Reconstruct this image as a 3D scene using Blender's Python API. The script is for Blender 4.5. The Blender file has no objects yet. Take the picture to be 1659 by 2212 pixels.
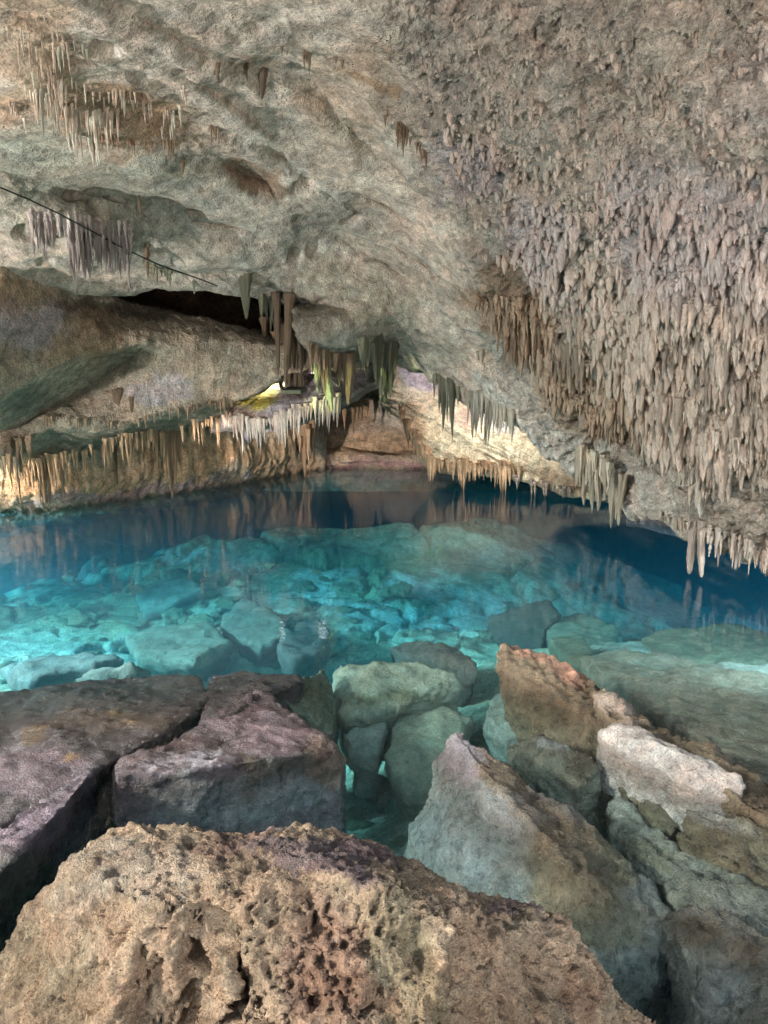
import bpy, bmesh, math, random
import numpy as np
from mathutils import Vector, Matrix

random.seed(7)
rng = np.random.default_rng(11)
C = bpy.context.scene.collection
scene = bpy.context.scene
R = math.radians

# ---------------------------------------------------------------- camera
F = 1640.0                      # focal length in the units of a 1659 x 2212 picture
PITCH = math.atan(326.0 / F)    # looking slightly down
EYE = 2.0
cam_d = bpy.data.cameras.new("camera")
cam_d.sensor_fit = 'VERTICAL'; cam_d.sensor_height = 24.0
cam_d.lens = 12.0 / (1106.0 / F)
cam_d.clip_start = 0.05; cam_d.clip_end = 500
cam = bpy.data.objects.new("camera", cam_d); C.objects.link(cam)
cam.location = (0, 0, EYE); cam.rotation_euler = (R(90) - PITCH, 0, 0)
scene.camera = cam

# ---------------------------------------------------------------- sky, sun, exposure
SUN_EL, SUN_AZ = 26.0, -112.0   # azimuth from +Y, towards +X ; behind and left of the camera
world = bpy.data.worlds.new("World"); scene.world = world; world.use_nodes = True
wn = world.node_tree.nodes; wl = world.node_tree.links
bg = wn['Background']; bg.inputs['Strength'].default_value = 0.08
sky = wn.new('ShaderNodeTexSky'); sky.sky_type = 'NISHITA'; sky.sun_disc = False
sky.sun_elevation = R(SUN_EL); sky.sun_rotation = R(SUN_AZ); sky.dust_density = 2.0
wl.new(sky.outputs[0], bg.inputs[0])
sun_d = bpy.data.lights.new("sun", 'SUN'); sun_d.energy = 3.8; sun_d.angle = R(5); sun_d.color = (1, .93, .84)
sun = bpy.data.objects.new("sun", sun_d); C.objects.link(sun)
_sd = Vector((math.sin(R(SUN_AZ)) * math.cos(R(SUN_EL)), math.cos(R(SUN_AZ)) * math.cos(R(SUN_EL)), math.sin(R(SUN_EL))))
sun.rotation_euler = _sd.to_track_quat('Z', 'Y').to_euler()

scene.view_settings.view_transform = 'Standard'
scene.view_settings.look = 'None'
scene.view_settings.gamma = 1
scene.view_settings.exposure = 0.75
cy = scene.cycles
scene.render.engine = 'CYCLES'
cy.use_denoising = True
cy.max_bounces = 6; cy.diffuse_bounces = 3; cy.glossy_bounces = 3; cy.transmission_bounces = 4
cy.transparent_max_bounces = 12; cy.volume_bounces = 0
cy.caustics_reflective = False; cy.caustics_refractive = False
cy.sample_clamp_indirect = 4.0

# ---------------------------------------------------------------- picture <-> world
cp, sp = math.cos(PITCH), math.sin(PITCH)
def rays(px, py):
    px = np.asarray(px, float); py = np.asarray(py, float)
    a, b = px - 829.5, 1106.0 - py
    d = np.stack([a, cp * F + sp * b, -sp * F + cp * b], -1)
    return d / d[..., 1:2]
def P(px, py, Y):
    return rays(px, py) * np.asarray(Y, float)[..., None] + np.array([0, 0, EYE])
def Pz(px, py, z):
    d = rays(px, py)
    t = (np.asarray(z, float) - EYE) / d[..., 2]
    return d * t[..., None] + np.array([0, 0, EYE])
def proj(w):
    w = np.asarray(w, float)
    x, y, z = w[..., 0], w[..., 1], w[..., 2] - EYE
    f = cp * y - sp * z; u = sp * y + cp * z
    f = np.where(f < 0.05, 0.05, f)
    return 829.5 + F * x / f, 1106 - F * u / f

def lin(r, g, b):
    return np.array([((c / 255 + .055) / 1.055) ** 2.4 if c > 10 else c / 255 / 12.92 for c in (r, g, b)])

# ---------------------------------------------------------------- noise (numpy)
_perm = np.random.default_rng(3).permutation(256).astype(np.int32)
_perm = np.concatenate([_perm, _perm])
_grad = np.random.default_rng(5).normal(size=(256, 3)); _grad /= np.linalg.norm(_grad, axis=1)[:, None]
_rand = np.random.default_rng(9).random((256, 3))
def _h(ix, iy, iz):
    return _perm[(_perm[(_perm[ix & 255] + (iy & 255)) & 255] + (iz & 255)) & 255]
def perlin(p):
    p = np.asarray(p, np.float64)
    i = np.floor(p).astype(np.int32); f = p - i
    u = f * f * f * (f * (f * 6 - 15) + 10)
    out = 0
    for dx in (0, 1):
        wx = u[:, 0] if dx else 1 - u[:, 0]
        for dy in (0, 1):
            wy = u[:, 1] if dy else 1 - u[:, 1]
            for dz in (0, 1):
                wz = u[:, 2] if dz else 1 - u[:, 2]
                g = _grad[_h(i[:, 0] + dx, i[:, 1] + dy, i[:, 2] + dz)]
                out = out + wx * wy * wz * (g[:, 0] * (f[:, 0] - dx) + g[:, 1] * (f[:, 1] - dy) + g[:, 2] * (f[:, 2] - dz))
    return out * 1.6
def fbm(p, octaves=4, gain=.5, ridged=False):
    a, s, tot, out = 1., 1., 0., 0.
    for o in range(octaves):
        n = perlin(p * s + o * 17.3)
        if ridged: n = 1 - 2 * np.abs(n)
        out = out + a * n; tot += a; a *= gain; s *= 2.03
    return out / tot
def worley(p):
    """distance to the nearest feature point"""
    i = np.floor(p).astype(np.int32); best = np.full(len(p), 9.0)
    for dx in (-1, 0, 1):
        for dy in (-1, 0, 1):
            for dz in (-1, 0, 1):
                c = i + np.array([dx, dy, dz], np.int32)
                q = c + _rand[_h(c[:, 0], c[:, 1], c[:, 2])]
                best = np.minimum(best, ((q - p) ** 2).sum(1))
    return np.sqrt(best)
def plates(p, seed=0):
    """flat tilted slabs: height of the nearest cell's own plane, and distance to its edge"""
    i = np.floor(p).astype(np.int32); b1 = np.full(len(p), 9.0); b2 = np.full(len(p), 9.0); hgt = np.zeros(len(p))
    for dx in (-1, 0, 1):
        for dy in (-1, 0, 1):
            cx_, cy_ = i[:, 0] + dx, i[:, 1] + dy; h_ = _h(cx_, cy_, cx_ * 0 + 5 + seed); r_ = _rand[h_]; r2_ = _rand[(h_ * 7 + 3) & 255]
            qx_, qy_ = cx_ + r_[:, 0], cy_ + r_[:, 1]; ex, ey = p[:, 0] - qx_, p[:, 1] - qy_; dd = ex * ex + ey * ey
            z_ = r_[:, 2] - .5 + (r2_[:, 0] - .5) * ex * .8 + (r2_[:, 1] - .5) * ey * .8
            m = dd < b1; b2 = np.where(m, b1, np.minimum(b2, dd)); hgt = np.where(m, z_, hgt); b1 = np.where(m, dd, b1)
    return hgt, np.sqrt(b2) - np.sqrt(b1)
def sstep(a, b, x):
    t = np.clip((x - a) / (b - a), 0, 1); return t * t * (3 - 2 * t)

def tps(pts, vals, smooth=1e-4):
    pts = np.asarray(pts, float); vals = np.asarray(vals, float)
    sc = np.abs(pts).max(); q = pts / sc; n = len(q)
    d = np.linalg.norm(q[:, None] - q[None], axis=2)
    K = np.where(d > 0, d * d * np.log(d + 1e-12), 0) + smooth * np.eye(n)
    Pm = np.c_[np.ones(n), q]
    A = np.block([[K, Pm], [Pm.T, np.zeros((3, 3))]])
    w = np.linalg.solve(A, np.r_[vals, 0, 0, 0])
    def f(x, y):
        x = np.asarray(x, float) / sc; y = np.asarray(y, float) / sc
        out = w[n] + w[n + 1] * x + w[n + 2] * y
        for k in range(n):
            r = np.hypot(x - q[k, 0], y - q[k, 1]); out = out + w[k] * r * r * np.log(r + 1e-12)
        return out
    return f
def blob(px, py, x, y, rx, ry, ang=0, p=2):
    a = R(ang); dx, dy = px - x, py - y
    u = (dx * math.cos(a) + dy * math.sin(a)) / rx; v = (-dx * math.sin(a) + dy * math.cos(a)) / ry
    return np.exp(-(u * u + v * v) ** (p / 2))

# ---------------------------------------------------------------- objects
def tag(o, label=None, cat=None, group=None, kind=None):
    if label: o['label'] = label
    if cat: o['category'] = cat
    if group: o['group'] = group
    if kind: o['kind'] = kind
    return o
def mesh_np(name, v, f, m, col=None, smooth=True, parent=None):
    me = bpy.data.meshes.new(name)
    v = np.asarray(v, np.float32); f = np.asarray(f, np.int32)
    k = f.shape[1]
    me.vertices.add(len(v)); me.vertices.foreach_set('co', v.ravel())
    me.loops.add(f.size); me.loops.foreach_set('vertex_index', f.ravel())
    me.polygons.add(len(f)); me.polygons.foreach_set('loop_start', np.arange(0, f.size, k, dtype=np.int32))
    me.polygons.foreach_set('loop_total', np.full(len(f), k, np.int32))
    me.polygons.foreach_set('use_smooth', np.full(len(f), smooth, bool))
    me.update(calc_edges=True)
    if col is not None:
        a = me.color_attributes.new('Col', 'FLOAT_COLOR', 'POINT')
        c = np.ones((len(v), 4), np.float32); c[:, :np.shape(col)[1]] = col
        a.data.foreach_set('color', c.ravel())
    me.materials.append(m)
    o = bpy.data.objects.new(name, me); C.objects.link(o)
    if parent: o.parent = parent
    return o
def grid_faces(ny, nx):
    a = np.arange(ny * nx).reshape(ny, nx)
    return np.stack([a[:-1, :-1], a[:-1, 1:], a[1:, 1:], a[1:, :-1]], -1).reshape(-1, 4)
def grid_normals(W, toward=(0, 0, EYE)):
    dy = np.gradient(W, axis=0); dx = np.gradient(W, axis=1)
    n = np.cross(dy, dx); n /= np.linalg.norm(n, axis=2)[..., None] + 1e-9
    s = np.sign(((np.array(toward) - W) * n).sum(2)); s[s == 0] = 1
    return n * s[..., None]
def smooth_grid(A, k):
    for _ in range(k):
        B = A.copy(); B[1:-1] = (A[:-2] + 2 * A[1:-1] + A[2:]) / 4
        D = B.copy(); D[:, 1:-1] = (B[:, :-2] + 2 * B[:, 1:-1] + B[:, 2:]) / 4
        A = D
    return A

# ---------------------------------------------------------------- materials
def nd(t, kind, **kw):
    n = t.nodes.new(kind)
    for k, v in kw.items():
        if hasattr(n, k) and k not in ('inputs',): setattr(n, k, v)
    return n
def rock_material(name, scale=1.0, rough=.88, spec=.3, bump=.02, var=.35, pits=.5, tint=None, use_attr=True, attr_const=(.3, .25, .2), stretch=(1, 1, 1), speck=(.08, .06, .045)):
    m = bpy.data.materials.new(name); m.use_nodes = True; t = m.node_tree; L = t.links
    b = t.nodes['Principled BSDF']
    b.inputs['Roughness'].default_value = rough
    b.inputs['Specular IOR Level'].default_value = spec
    geo = nd(t, 'ShaderNodeTexCoord')
    mp = nd(t, 'ShaderNodeMapping'); mp.inputs['Scale'].default_value = [s * scale for s in stretch]
    L.new(geo.outputs['Object'], mp.inputs[0])
    if use_attr:
        at = nd(t, 'ShaderNodeAttribute'); at.attribute_name = 'Col'; base = at.outputs['Color']
    else:
        oi = nd(t, 'ShaderNodeObjectInfo')
        base = oi.outputs['Color']
    def noise(s, det, dist=0, rough_=.6):
        n = nd(t, 'ShaderNodeTexNoise'); n.inputs['Scale'].default_value = s; n.inputs['Detail'].default_value = det
        n.inputs['Roughness'].default_value = rough_; n.inputs['Distortion'].default_value = dist
        L.new(mp.outputs[0], n.inputs['Vector']); return n
    n1 = noise(1.3, 6, .6); n2 = noise(9, 8, .3, .65); n3 = noise(46, 4, 0, .7)
    def mr(src, a, b_, c, d):
        r = nd(t, 'ShaderNodeMapRange'); r.inputs[1].default_value = a; r.inputs[2].default_value = b_
        r.inputs[3].default_value = c; r.inputs[4].default_value = d; L.new(src, r.inputs[0]); return r.outputs[0]
    def math_(op, a, b_):
        r = nd(t, 'ShaderNodeMath'); r.operation = op
        for i, x in enumerate((a, b_)):
            if isinstance(x, (int, float)): r.inputs[i].default_value = x
            else: L.new(x, r.inputs[i])
        return r.outputs[0]
    v1 = mr(n1.outputs[0], .3, .7, 1 - var * .6, 1 + var * .6)
    v2 = mr(n2.outputs[0], .3, .7, 1 - var, 1 + var)
    v3 = mr(n3.outputs[0], .32, .68, 1 - var * .68, 1 + var * .68)
    vv = math_('MULTIPLY', math_('MULTIPLY', v1, v2), v3)
    mul = nd(t, 'ShaderNodeVectorMath'); mul.operation = 'SCALE'
    L.new(base, mul.inputs[0]); L.new(vv, mul.inputs['Scale'])
    # hue drift between warm and cool mineral
    hue = nd(t, 'ShaderNodeMix'); hue.data_type = 'RGBA'; hue.blend_type = 'MULTIPLY'
    L.new(mul.outputs[0], hue.inputs[6])
    ramp = nd(t, 'ShaderNodeValToRGB'); ramp.color_ramp.elements[0].position = .36; ramp.color_ramp.elements[1].position = .66
    ramp.color_ramp.elements[0].color = (.93, 1.0, .99, 1); ramp.color_ramp.elements[1].color = (1.10, .98, .90, 1)
    nh = noise(3.1, 5, .8); L.new(nh.outputs[0], ramp.inputs[0]); L.new(ramp.outputs[0], hue.inputs[7]); hue.inputs[0].default_value = .8
    # small dark specks and pores
    vo = nd(t, 'ShaderNodeTexVoronoi'); vo.inputs['Scale'].default_value = 26; vo.inputs['Randomness'].default_value = 1
    L.new(mp.outputs[0], vo.inputs['Vector'])
    sp_ = mr(vo.outputs['Distance'], .12, .26, 1, 0)
    gate = mr(n2.outputs[0], .5, .62, 0, 1)
    fac = math_('MULTIPLY', math_('MULTIPLY', sp_, gate), pits)
    mx = nd(t, 'ShaderNodeMix'); mx.data_type = 'RGBA'
    L.new(fac, mx.inputs[0]); L.new(hue.outputs[2], mx.inputs[6]); mx.inputs[7].default_value = (*speck, 1)
    gp = nd(t, 'ShaderNodeNewGeometry'); sx = nd(t, 'ShaderNodeSeparateXYZ'); L.new(gp.outputs['Position'], sx.inputs[0])
    wz = math_('ADD', sx.outputs['Z'], math_('MULTIPLY', n2.outputs[0], -.10))
    wet = mr(wz, -.03, .03, 1, 0)
    wm = nd(t, 'ShaderNodeMix'); wm.data_type = 'RGBA'; wm.blend_type = 'MULTIPLY'; L.new(math_('MULTIPLY', wet, mr(sx.outputs['Z'], -.14, -.03, .25, 1.0)), wm.inputs[0])
    L.new(mx.outputs[2], wm.inputs[6]); wm.inputs[7].default_value = (.52, .50, .48, 1)
    L.new(wm.outputs[2], b.inputs['Base Color'])
    rr_ = mr(n2.outputs[0], .35, .65, rough - .12, rough + .08)
    L.new(math_('SUBTRACT', rr_, math_('MULTIPLY', wet, rough * .45)), b.inputs['Roughness'])
    hgt = math_('ADD', math_('MULTIPLY', n2.outputs[0], 1.0), math_('MULTIPLY', n3.outputs[0], .7))
    hgt = math_('SUBTRACT', hgt, math_('MULTIPLY', fac, .5))
    bp = nd(t, 'ShaderNodeBump'); bp.inputs['Strength'].default_value = 1.0; bp.inputs['Distance'].default_value = bump / scale * 1.0
    
    if use_attr: L.new(math_('MULTIPLY', at.outputs['Alpha'], bump / scale), bp.inputs['Distance'])
    L.new(hgt, bp.inputs['Height']); L.new(bp.outputs[0], b.inputs['Normal'])
    return m
M_ceil = rock_material('cave_limestone', scale=1.0, bump=.11, var=.55, pits=.7)
M_pop = M_ceil
M_drip = rock_material('dripstone', scale=2.0, bump=.10, var=.3, pits=.2, use_attr=False, stretch=(1, 1, .35))
M_dripv = rock_material('dripstone_cover', scale=2.0, bump=.10, var=.3, pits=.2, stretch=(1, 1, .35))
M_pit = rock_material('pitted_limestone', scale=3.4, bump=.15, var=.5, pits=.9, spec=.25, rough=.85)
M_wet = rock_material('wet_limestone', scale=2.0, rough=.6, spec=.4, bump=.08, var=.5, pits=.5)
M_slab = rock_material('awash_limestone', scale=2.0, rough=.42, spec=.5, bump=.05, var=.5, pits=.5)
M_bed = rock_material('submerged_limestone', scale=1.0, rough=.95, spec=.05, bump=.06, var=.45, pits=.5, speck=(.06, .055, .03))
M_sub = rock_material('submerged_stone', scale=1.6, rough=.95, spec=.05, bump=.05, var=.40, pits=.5, speck=(.06, .055, .03))

def plain(name, col, rough=.5, emit=None, strength=0):
    m = bpy.data.materials.new(name); m.use_nodes = True; b = m.node_tree.nodes['Principled BSDF']
    b.inputs['Base Color'].default_value = (*col, 1); b.inputs['Roughness'].default_value = rough
    if emit: b.inputs['Emission Color'].default_value = (*emit, 1); b.inputs['Emission Strength'].default_value = strength
    n = m.node_tree.nodes.new('ShaderNodeTexNoise'); n.inputs['Scale'].default_value = 60
    bp = m.node_tree.nodes.new('ShaderNodeBump'); bp.inputs['Distance'].default_value = .002
    m.node_tree.links.new(n.outputs[0], bp.inputs['Height']); m.node_tree.links.new(bp.outputs[0], b.inputs['Normal'])
    return m
M_black = plain('black_metal', (.008, .008, .009), .6)
M_cable = plain('black_cable', (.012, .012, .012), .6)

# ---------------------------------------------------------------- colour fields (mineral staining and some painted shade, fixed to the rock)
WARM = lin(196, 182, 168); GREY = lin(182, 174, 162); LAV = lin(196, 186, 190); BROWN = lin(142, 116, 92)
ORANGE = lin(194, 158, 122); OLIVE = lin(120, 124, 88); PALE = lin(200, 196, 184); DARK = lin(62, 56, 44)  # DARK puts crevice shade into the rock colour
PURPLE = lin(132, 112, 116); TAN = lin(192, 152, 118); STONE = lin(150, 150, 142); GREEN = lin(158, 154, 140)
def paint(px, py, base, blobs):
    col = np.ones((len(px), 3)) * base
    for (x, y, rx, ry, ang, c, s) in blobs:
        w = blob(px, py, x, y, rx, ry, ang, 3)
        w = (sstep(.12, .72, w) * s)[:, None]
        col = col * (1 - w) + c * w
    return col
def warp(px, py, W, amp=40):
    q = W * .9
    return px + amp * fbm(q, 7, .66) * 3.2, py + amp * fbm(q + 31.7, 7, .66) * 3.2

# ================================================================= THE CEILING
ce_pts = [(-600,-700,2.8),(830,-700,3.1),(2200,-700,2.0),(-600,0,4.0),(0,0,4.5),(400,0,4.9),(830,0,5.2),(1200,0,4.7),(1659,0,3.8),(2200,0,3.0),
 (-600,300,5.2),(0,300,6.2),(400,300,7.0),(830,300,7.2),(1100,300,6.0),(1400,300,5.0),(1659,300,4.2),(2200,300,3.3),
 (-600,480,6.0),(0,480,7.4),(300,500,8.2),(600,520,9.0),(830,520,9.2),(1100,520,7.4),(1400,520,5.8),(1659,520,4.8),(2200,520,3.7),
 (0,600,8.2),(300,620,9.1),(600,635,9.7),(720,650,10.0),(640,700,9.4),(700,760,9.8),(830,650,10.0),(830,770,10.6),(1000,700,9.3),(1000,830,10.4),(1200,700,8.0),
 (1200,900,8.8),(1200,980,9.6),(1400,800,6.7),(1659,750,5.2),(2200,750,4.0),(1400,1000,7.7),(1330,1060,8.8),(1500,1140,7.0),(1659,1000,5.9),(1659,1190,6.5),(2200,1000,4.4),(2200,1400,5.2)]
ce_f = tps([(a, b) for a, b, c in ce_pts], [c for a, b, c in ce_pts])
ce_blobs = [ # px,py,rx,ry,angle,depth change (positive = recess)
 (200,300,190,60,10,-.35),(60,170,90,70,20,-.25),(220,400,220,55,12,.35),(640,150,120,60,10,.25),(560,90,160,22,-25,-.10),(860,330,170,18,42,-.16),
 (790,270,150,40,40,.22),(560,560,150,40,8,-.2),(300,590,130,25,5,.15),(530,370,60,28,25,.25),(760,640,110,60,20,-.45),(830,560,160,22,30,.2),
 (170,500,110,60,10,-.3),(1150,620,240,40,48,.15),(1480,640,60,70,0,-.2),(1120,560,110,80,40,-.18),(1400,960,200,40,42,.35),(1250,800,230,35,45,.3),
 (1060,740,160,30,40,.25),(1600,250,120,100,0,-.12),(1300,130,200,60,30,.12),(400,60,260,30,28,.12),(900,100,250,40,30,-.1),(700,440,220,24,32,-.14),(1000,470,160,24,42,.12),(420,448,24,12,0,.35),(548,374,52,24,25,.35),(600,330,30,10,30,.15),(900,560,60,7,35,.2),(200,390,22,8,0,.15),(470,480,60,8,10,.12),(745,715,100,50,10,-.55),(640,655,90,14,10,.3),(500,610,200,18,5,-.15),(360,420,40,10,10,.12),(820,430,120,10,30,.14),(480,230,120,12,35,-.14)]
cb = np.array([(-600,560),(0,585),(60,600),(150,622),(280,628),(360,618),(450,622),(560,640),(625,650),(640,712),(665,740),(700,775),(760,782),(830,768),(852,788),(880,792),(950,826),(1000,858),(1100,905),(1180,965),(1250,1010),(1330,1066),(1380,1100),(1440,1112),(1480,1138),(1530,1150),(1659,1192),(1800,1240),(2200,1400)], float)
NX, NT = 980, 640
cx = np.r_[np.linspace(-950, -426, 60), np.linspace(-420, 2060, NX), np.linspace(2066, 2900, 90)]; NX = len(cx)
bot = np.interp(cx, cb[:, 0], cb[:, 1])
tt = np.r_[np.linspace(0, 1, NT)]
top = np.full(NX, -700.)
PY = top[None] * (1 - tt[:, None]) + bot[None] * tt[:, None]
PX = np.repeat(cx[None], NT, 0)
YY = ce_f(np.clip(PX, -600, 2200), PY)
for (x, y, rx, ry, ang, a) in ce_blobs: YY = YY + a * blob(PX, PY, x, y, rx, ry, ang, 2.6)
W = P(PX, PY, YY)
# back of the lip: turns away and up behind the visible edge
lip = []
for k, (dy, dz) in enumerate([(.10, .00), (.25, .05), (.5, .22), (.9, .6), (1.4, 1.2), (2.2, 1.7), (5, 2.0), (9, 2.2), (15, 2.3)]):
    l = W[-1] + np.stack([0 * cx, dy + 0 * cx, dz * np.interp(cx, [1100, 1300], [1, .06])], 1); lip.append(l)
W = np.concatenate([W, np.array(lip)], 0)
Nn = grid_normals(W)
Nn[-9:] = Nn[-10]
fw = W.reshape(-1, 3); sh = W.shape[:2]
qx, qy = proj(fw)
# mask of the knobbly dripstone side (right)
ridge = np.interp(qy, [-700, 0, 250, 400, 600, 800, 1000, 1200], [500, 800, 860, 940, 1010, 1020, 1150, 1400])
popm = sstep(-30, 110, qx - ridge + 60 * fbm(fw * 1.2, 3))
dripm = popm * sstep(250, 750, qy)
smoothm = 1 - popm
sw = fw.copy(); sw[:, 0] += .55 * fw[:, 1]
d = .14 * fbm(fw * np.array([.7, .7, .7]), 3) * (0.5 + .5 * smoothm)
# diagonal bedding ridges over the smooth side
q1 = np.stack([fw[:, 0] * .45 + fw[:, 1] * .5, fw[:, 0] * 1.2 - fw[:, 1] * .9, fw[:, 2] * 1.3], 1)
d += (.10 * fbm(q1 * .8, 5, .48, True) + .03 * fbm(q1 * 3.5, 4, .55, True) * sstep(-.2, .3, fbm(fw * .7 + 50, 3))) * smoothm
d += .018 * fbm(fw * 7, 4, .6) * smoothm
w1 = worley(fw * np.array([2.2, 2.2, 3.0]) + .35 * fbm(fw * 2, 2)[:, None])
d -= .14 * sstep(.38, .12, w1) * sstep(.0, .3, fbm(fw * .8 + 9, 3)) * smoothm
q2 = np.stack([fw[:, 0] * 5.5, fw[:, 1] * 1.7, fw[:, 2] * 2.2], 1)
d += popm * (.075 * fbm(q2, 4, .6, True) + .06 * fbm(fw * np.array([1.6, 1.0, 1.0]) + 4, 3))
wk = worley(sw * np.array([12, 8, 12]) + .5 * fbm(fw * 6, 2)[:, None]); wk2 = worley(fw * 34)
d += popm * (.095 * (.55 - wk) + .040 * (.5 - wk2)) * (.6 + .8 * sstep(-.3, .4, fbm(fw * 2.5 + 3, 3)))
# hanging curtains: strong vertical pleats low on the right
q3 = np.stack([fw[:, 0] * 6.5 + .3 * fw[:, 2], fw[:, 1] * 1.2, fw[:, 2] * 1.5], 1)
d += dripm * .10 * fbm(q3, 3, .55, True)
wl_ = worley(np.stack([fw[:, 0] * 8.5, fw[:, 1] * 2.0 + 3 * fbm(fw, 2), fw[:, 2] * 2.2], 1) + .5 * fbm(fw * 4, 3)[:, None])
d += popm * (.03 + .075 * dripm) * (.6 - wl_)
d = d.reshape(sh)
fade = np.ones(sh)
W = W + Nn * (d * fade)[..., None]
CEIL_PX, CEIL_PY = proj(W.reshape(-1, 3)); CEIL_W = W.reshape(-1, 3)
wx, wy = warp(CEIL_PX, CEIL_PY, CEIL_W, 45)
col = paint(wx, wy, WARM * .9, [
 (300,470,420,150,15,GREEN*1.0,.9),(560,560,330,120,10,GREY*.9,.8),(800,700,260,110,15,GREEN*.85,.8),(80,350,140,100,0,GREEN,.8),(700,280,170,160,20,GREY*1.05,.8),
 (640,480,200,110,20,GREY,.8),(1080,760,300,40,42,GREY*1.0,.8),(1250,960,160,40,42,GREY,.7),(1450,1080,120,40,40,GREY*.95,.7),
 (230,240,200,60,10,BROWN*1.35,.85),(60,120,110,110,0,BROWN*1.5,.6),(540,370,70,40,25,BROWN*.7,.8),(800,190,60,18,25,ORANGE*.55,.7),
 (560,100,60,22,20,BROWN*.7,.8),(450,45,200,40,20,WARM*.95,.7),(850,440,160,60,30,WARM*1.05,.5),(770,200,90,150,25,ORANGE*.75,.35),
 (1110,640,70,120,10,BROWN*1.25,.75),(1240,860,170,80,40,BROWN*1.1,.7),(1500,500,220,150,40,LAV*.95,.65),(1180,540,130,90,40,LAV*.95,.6),(1600,200,130,110,0,LAV*.9,.6),
 (1450,250,260,160,20,WARM*.95,.5),(1560,850,160,200,0,WARM*1.05,.6),(1330,700,160,120,35,WARM*1.0,.6),(1300,100,400,130,0,WARM*.78,.6),(950,60,300,70,10,WARM*.85,.5),
 (1010,370,60,70,30,lin(150,140,150),.5),(640,780,120,40,0,BROWN*.9,.6),(950,340,50,20,0,LAV,.5),(450,700,300,50,0,DARK,.5)])
CEIL_COL = col
ceil_o = mesh_np('cave_ceiling', CEIL_W, grid_faces(*sh), M_ceil, np.c_[col, .32 + .68 * popm])
tag(ceil_o, 'pale limestone cave ceiling sloping down to the pool', kind='structure')

# ================================================================= THE LEFT WALL (lofted from rows)
def loft(rows, x0, x1, nx, sub, smooth=3):
    xs = np.linspace(x0, x1, nx); Ys = []; Zs = []
    for r in rows:
        r = np.array(r, float)
        Ys.append(np.interp(xs, r[:, 0], r[:, 1])); Zs.append(np.interp(xs, r[:, 0], r[:, 2]))
    py, yy = [], []
    for i in range(len(rows) - 1):
        n = sub[i] if isinstance(sub, (list, tuple)) else sub
        for k in range(n):
            t = k / n; py.append(Ys[i] * (1 - t) + Ys[i + 1] * t); yy.append(Zs[i] * (1 - t) + Zs[i + 1] * t)
    py.append(Ys[-1]); yy.append(Zs[-1])
    py = smooth_grid(np.array(py), smooth); yy = smooth_grid(np.array(yy), smooth)
    px = np.repeat(xs[None], len(py), 0)
    return P(px, py, yy)
def wl_y(y): return 3280.0 / (y - 780.0)
wlx = lambda x, y: wl_y(y) * (1 + .25 * max(0, x - 700) / 40)
wlrow = [(-500,1135),(0,1104),(80,1102),(150,1095),(320,1070),(495,1045),(540,1036),(600,1025),(660,1014),(695,1010),(745,1006)]
lw_rows = [
 [(-500,500,9.6),(0,540,10.6),(130,600,11.6),(170,640,12),(300,672,13.2),(450,712,13.6),(700,748,14)],
 [(-500,540,7.0),(0,566,7.9),(130,622,8.7),(170,640,8.9),(300,656,9.6),(450,692,10.0),(620,728,10.4),(700,738,10.6)],
 [(-500,700,6.6),(0,700,7.75),(140,710,8.6),(310,715,9.3),(450,735,9.7),(700,760,10.1)],
 [(-500,900,6.4),(0,866,7.8),(70,825,8.2),(130,785,8.5),(190,760,8.8),(310,738,9.25),(450,760,9.7),(700,780,10.1)],
 [(-500,960,7.4),(0,928,9.0),(70,900,9.3),(130,868,9.5),(190,830,9.65),(250,792,9.7),(310,755,9.5),(450,775,9.7),(700,790,10.1)],
 [(-500,1050,7.0),(0,972,8.9),(60,945,9.0),(100,908,9.1),(165,915,9.2),(260,922,9.4),(360,892,9.6),(430,882,9.75),(500,868,9.9),(560,842,9.9),(610,815,9.9),(700,795,9.9),(742,790,11)],
 [(-500,1052,7.5),(0,980,9.1),(60,952,9.2),(100,920,9.3),(165,926,9.4),(260,930,9.7),(360,902,9.95),(430,892,10.1),(490,872,10.2),(520,835,10.3),(560,805,10.4),(610,778,10.5),(700,758,10.6),(742,758,12)],
 [(-500,1060,9.0),(0,1004,9.8),(75,1006,10.0),(150,990,10.2),(260,956,10.8),(350,942,11.2),(425,924,11.7),(490,905,12.1),(520,880,12.6),(560,830,12.9),(600,800,13.1),(690,790,13.8),(740,790,16)],
 [(x, y - 40, wlx(x, y) * .975) for x, y in wlrow],
 [(x, y, wlx(x, y)) for x, y in wlrow],
 [(x, y + 12, wlx(x, y) * 1.03) for x, y in wlrow],
 [(x, y + 30, wlx(x, y) * 1.7) for x, y in wlrow]]
W = loft(lw_rows, -420, 742, 640, [20, 40, 50, 34, 60, 10, 32, 34, 30, 12, 8], 1)
Nn = grid_normals(W); sh = W.shape[:2]; fw = W.reshape(-1, 3)
d = .12 * fbm(fw * .8 + 3, 4) + .05 * fbm(np.stack([fw[:, 0] * 2.2, fw[:, 1] * 2.2, fw[:, 2] * .9], 1) + 8, 5, .6, True) + .02 * fbm(fw * 8, 3, .6)
qx, qy = proj(fw)
d += .05 * fbm(np.stack([fw[:, 0] * 5, fw[:, 1] * 5, fw[:, 2] * .6], 1), 3, .5, True) * sstep(920, 1000, qy)
W = W + Nn * d.reshape(sh)[..., None]; LW_W = W.reshape(-1, 3)
wx, wy = warp(*proj(LW_W), LW_W, 28)
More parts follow.
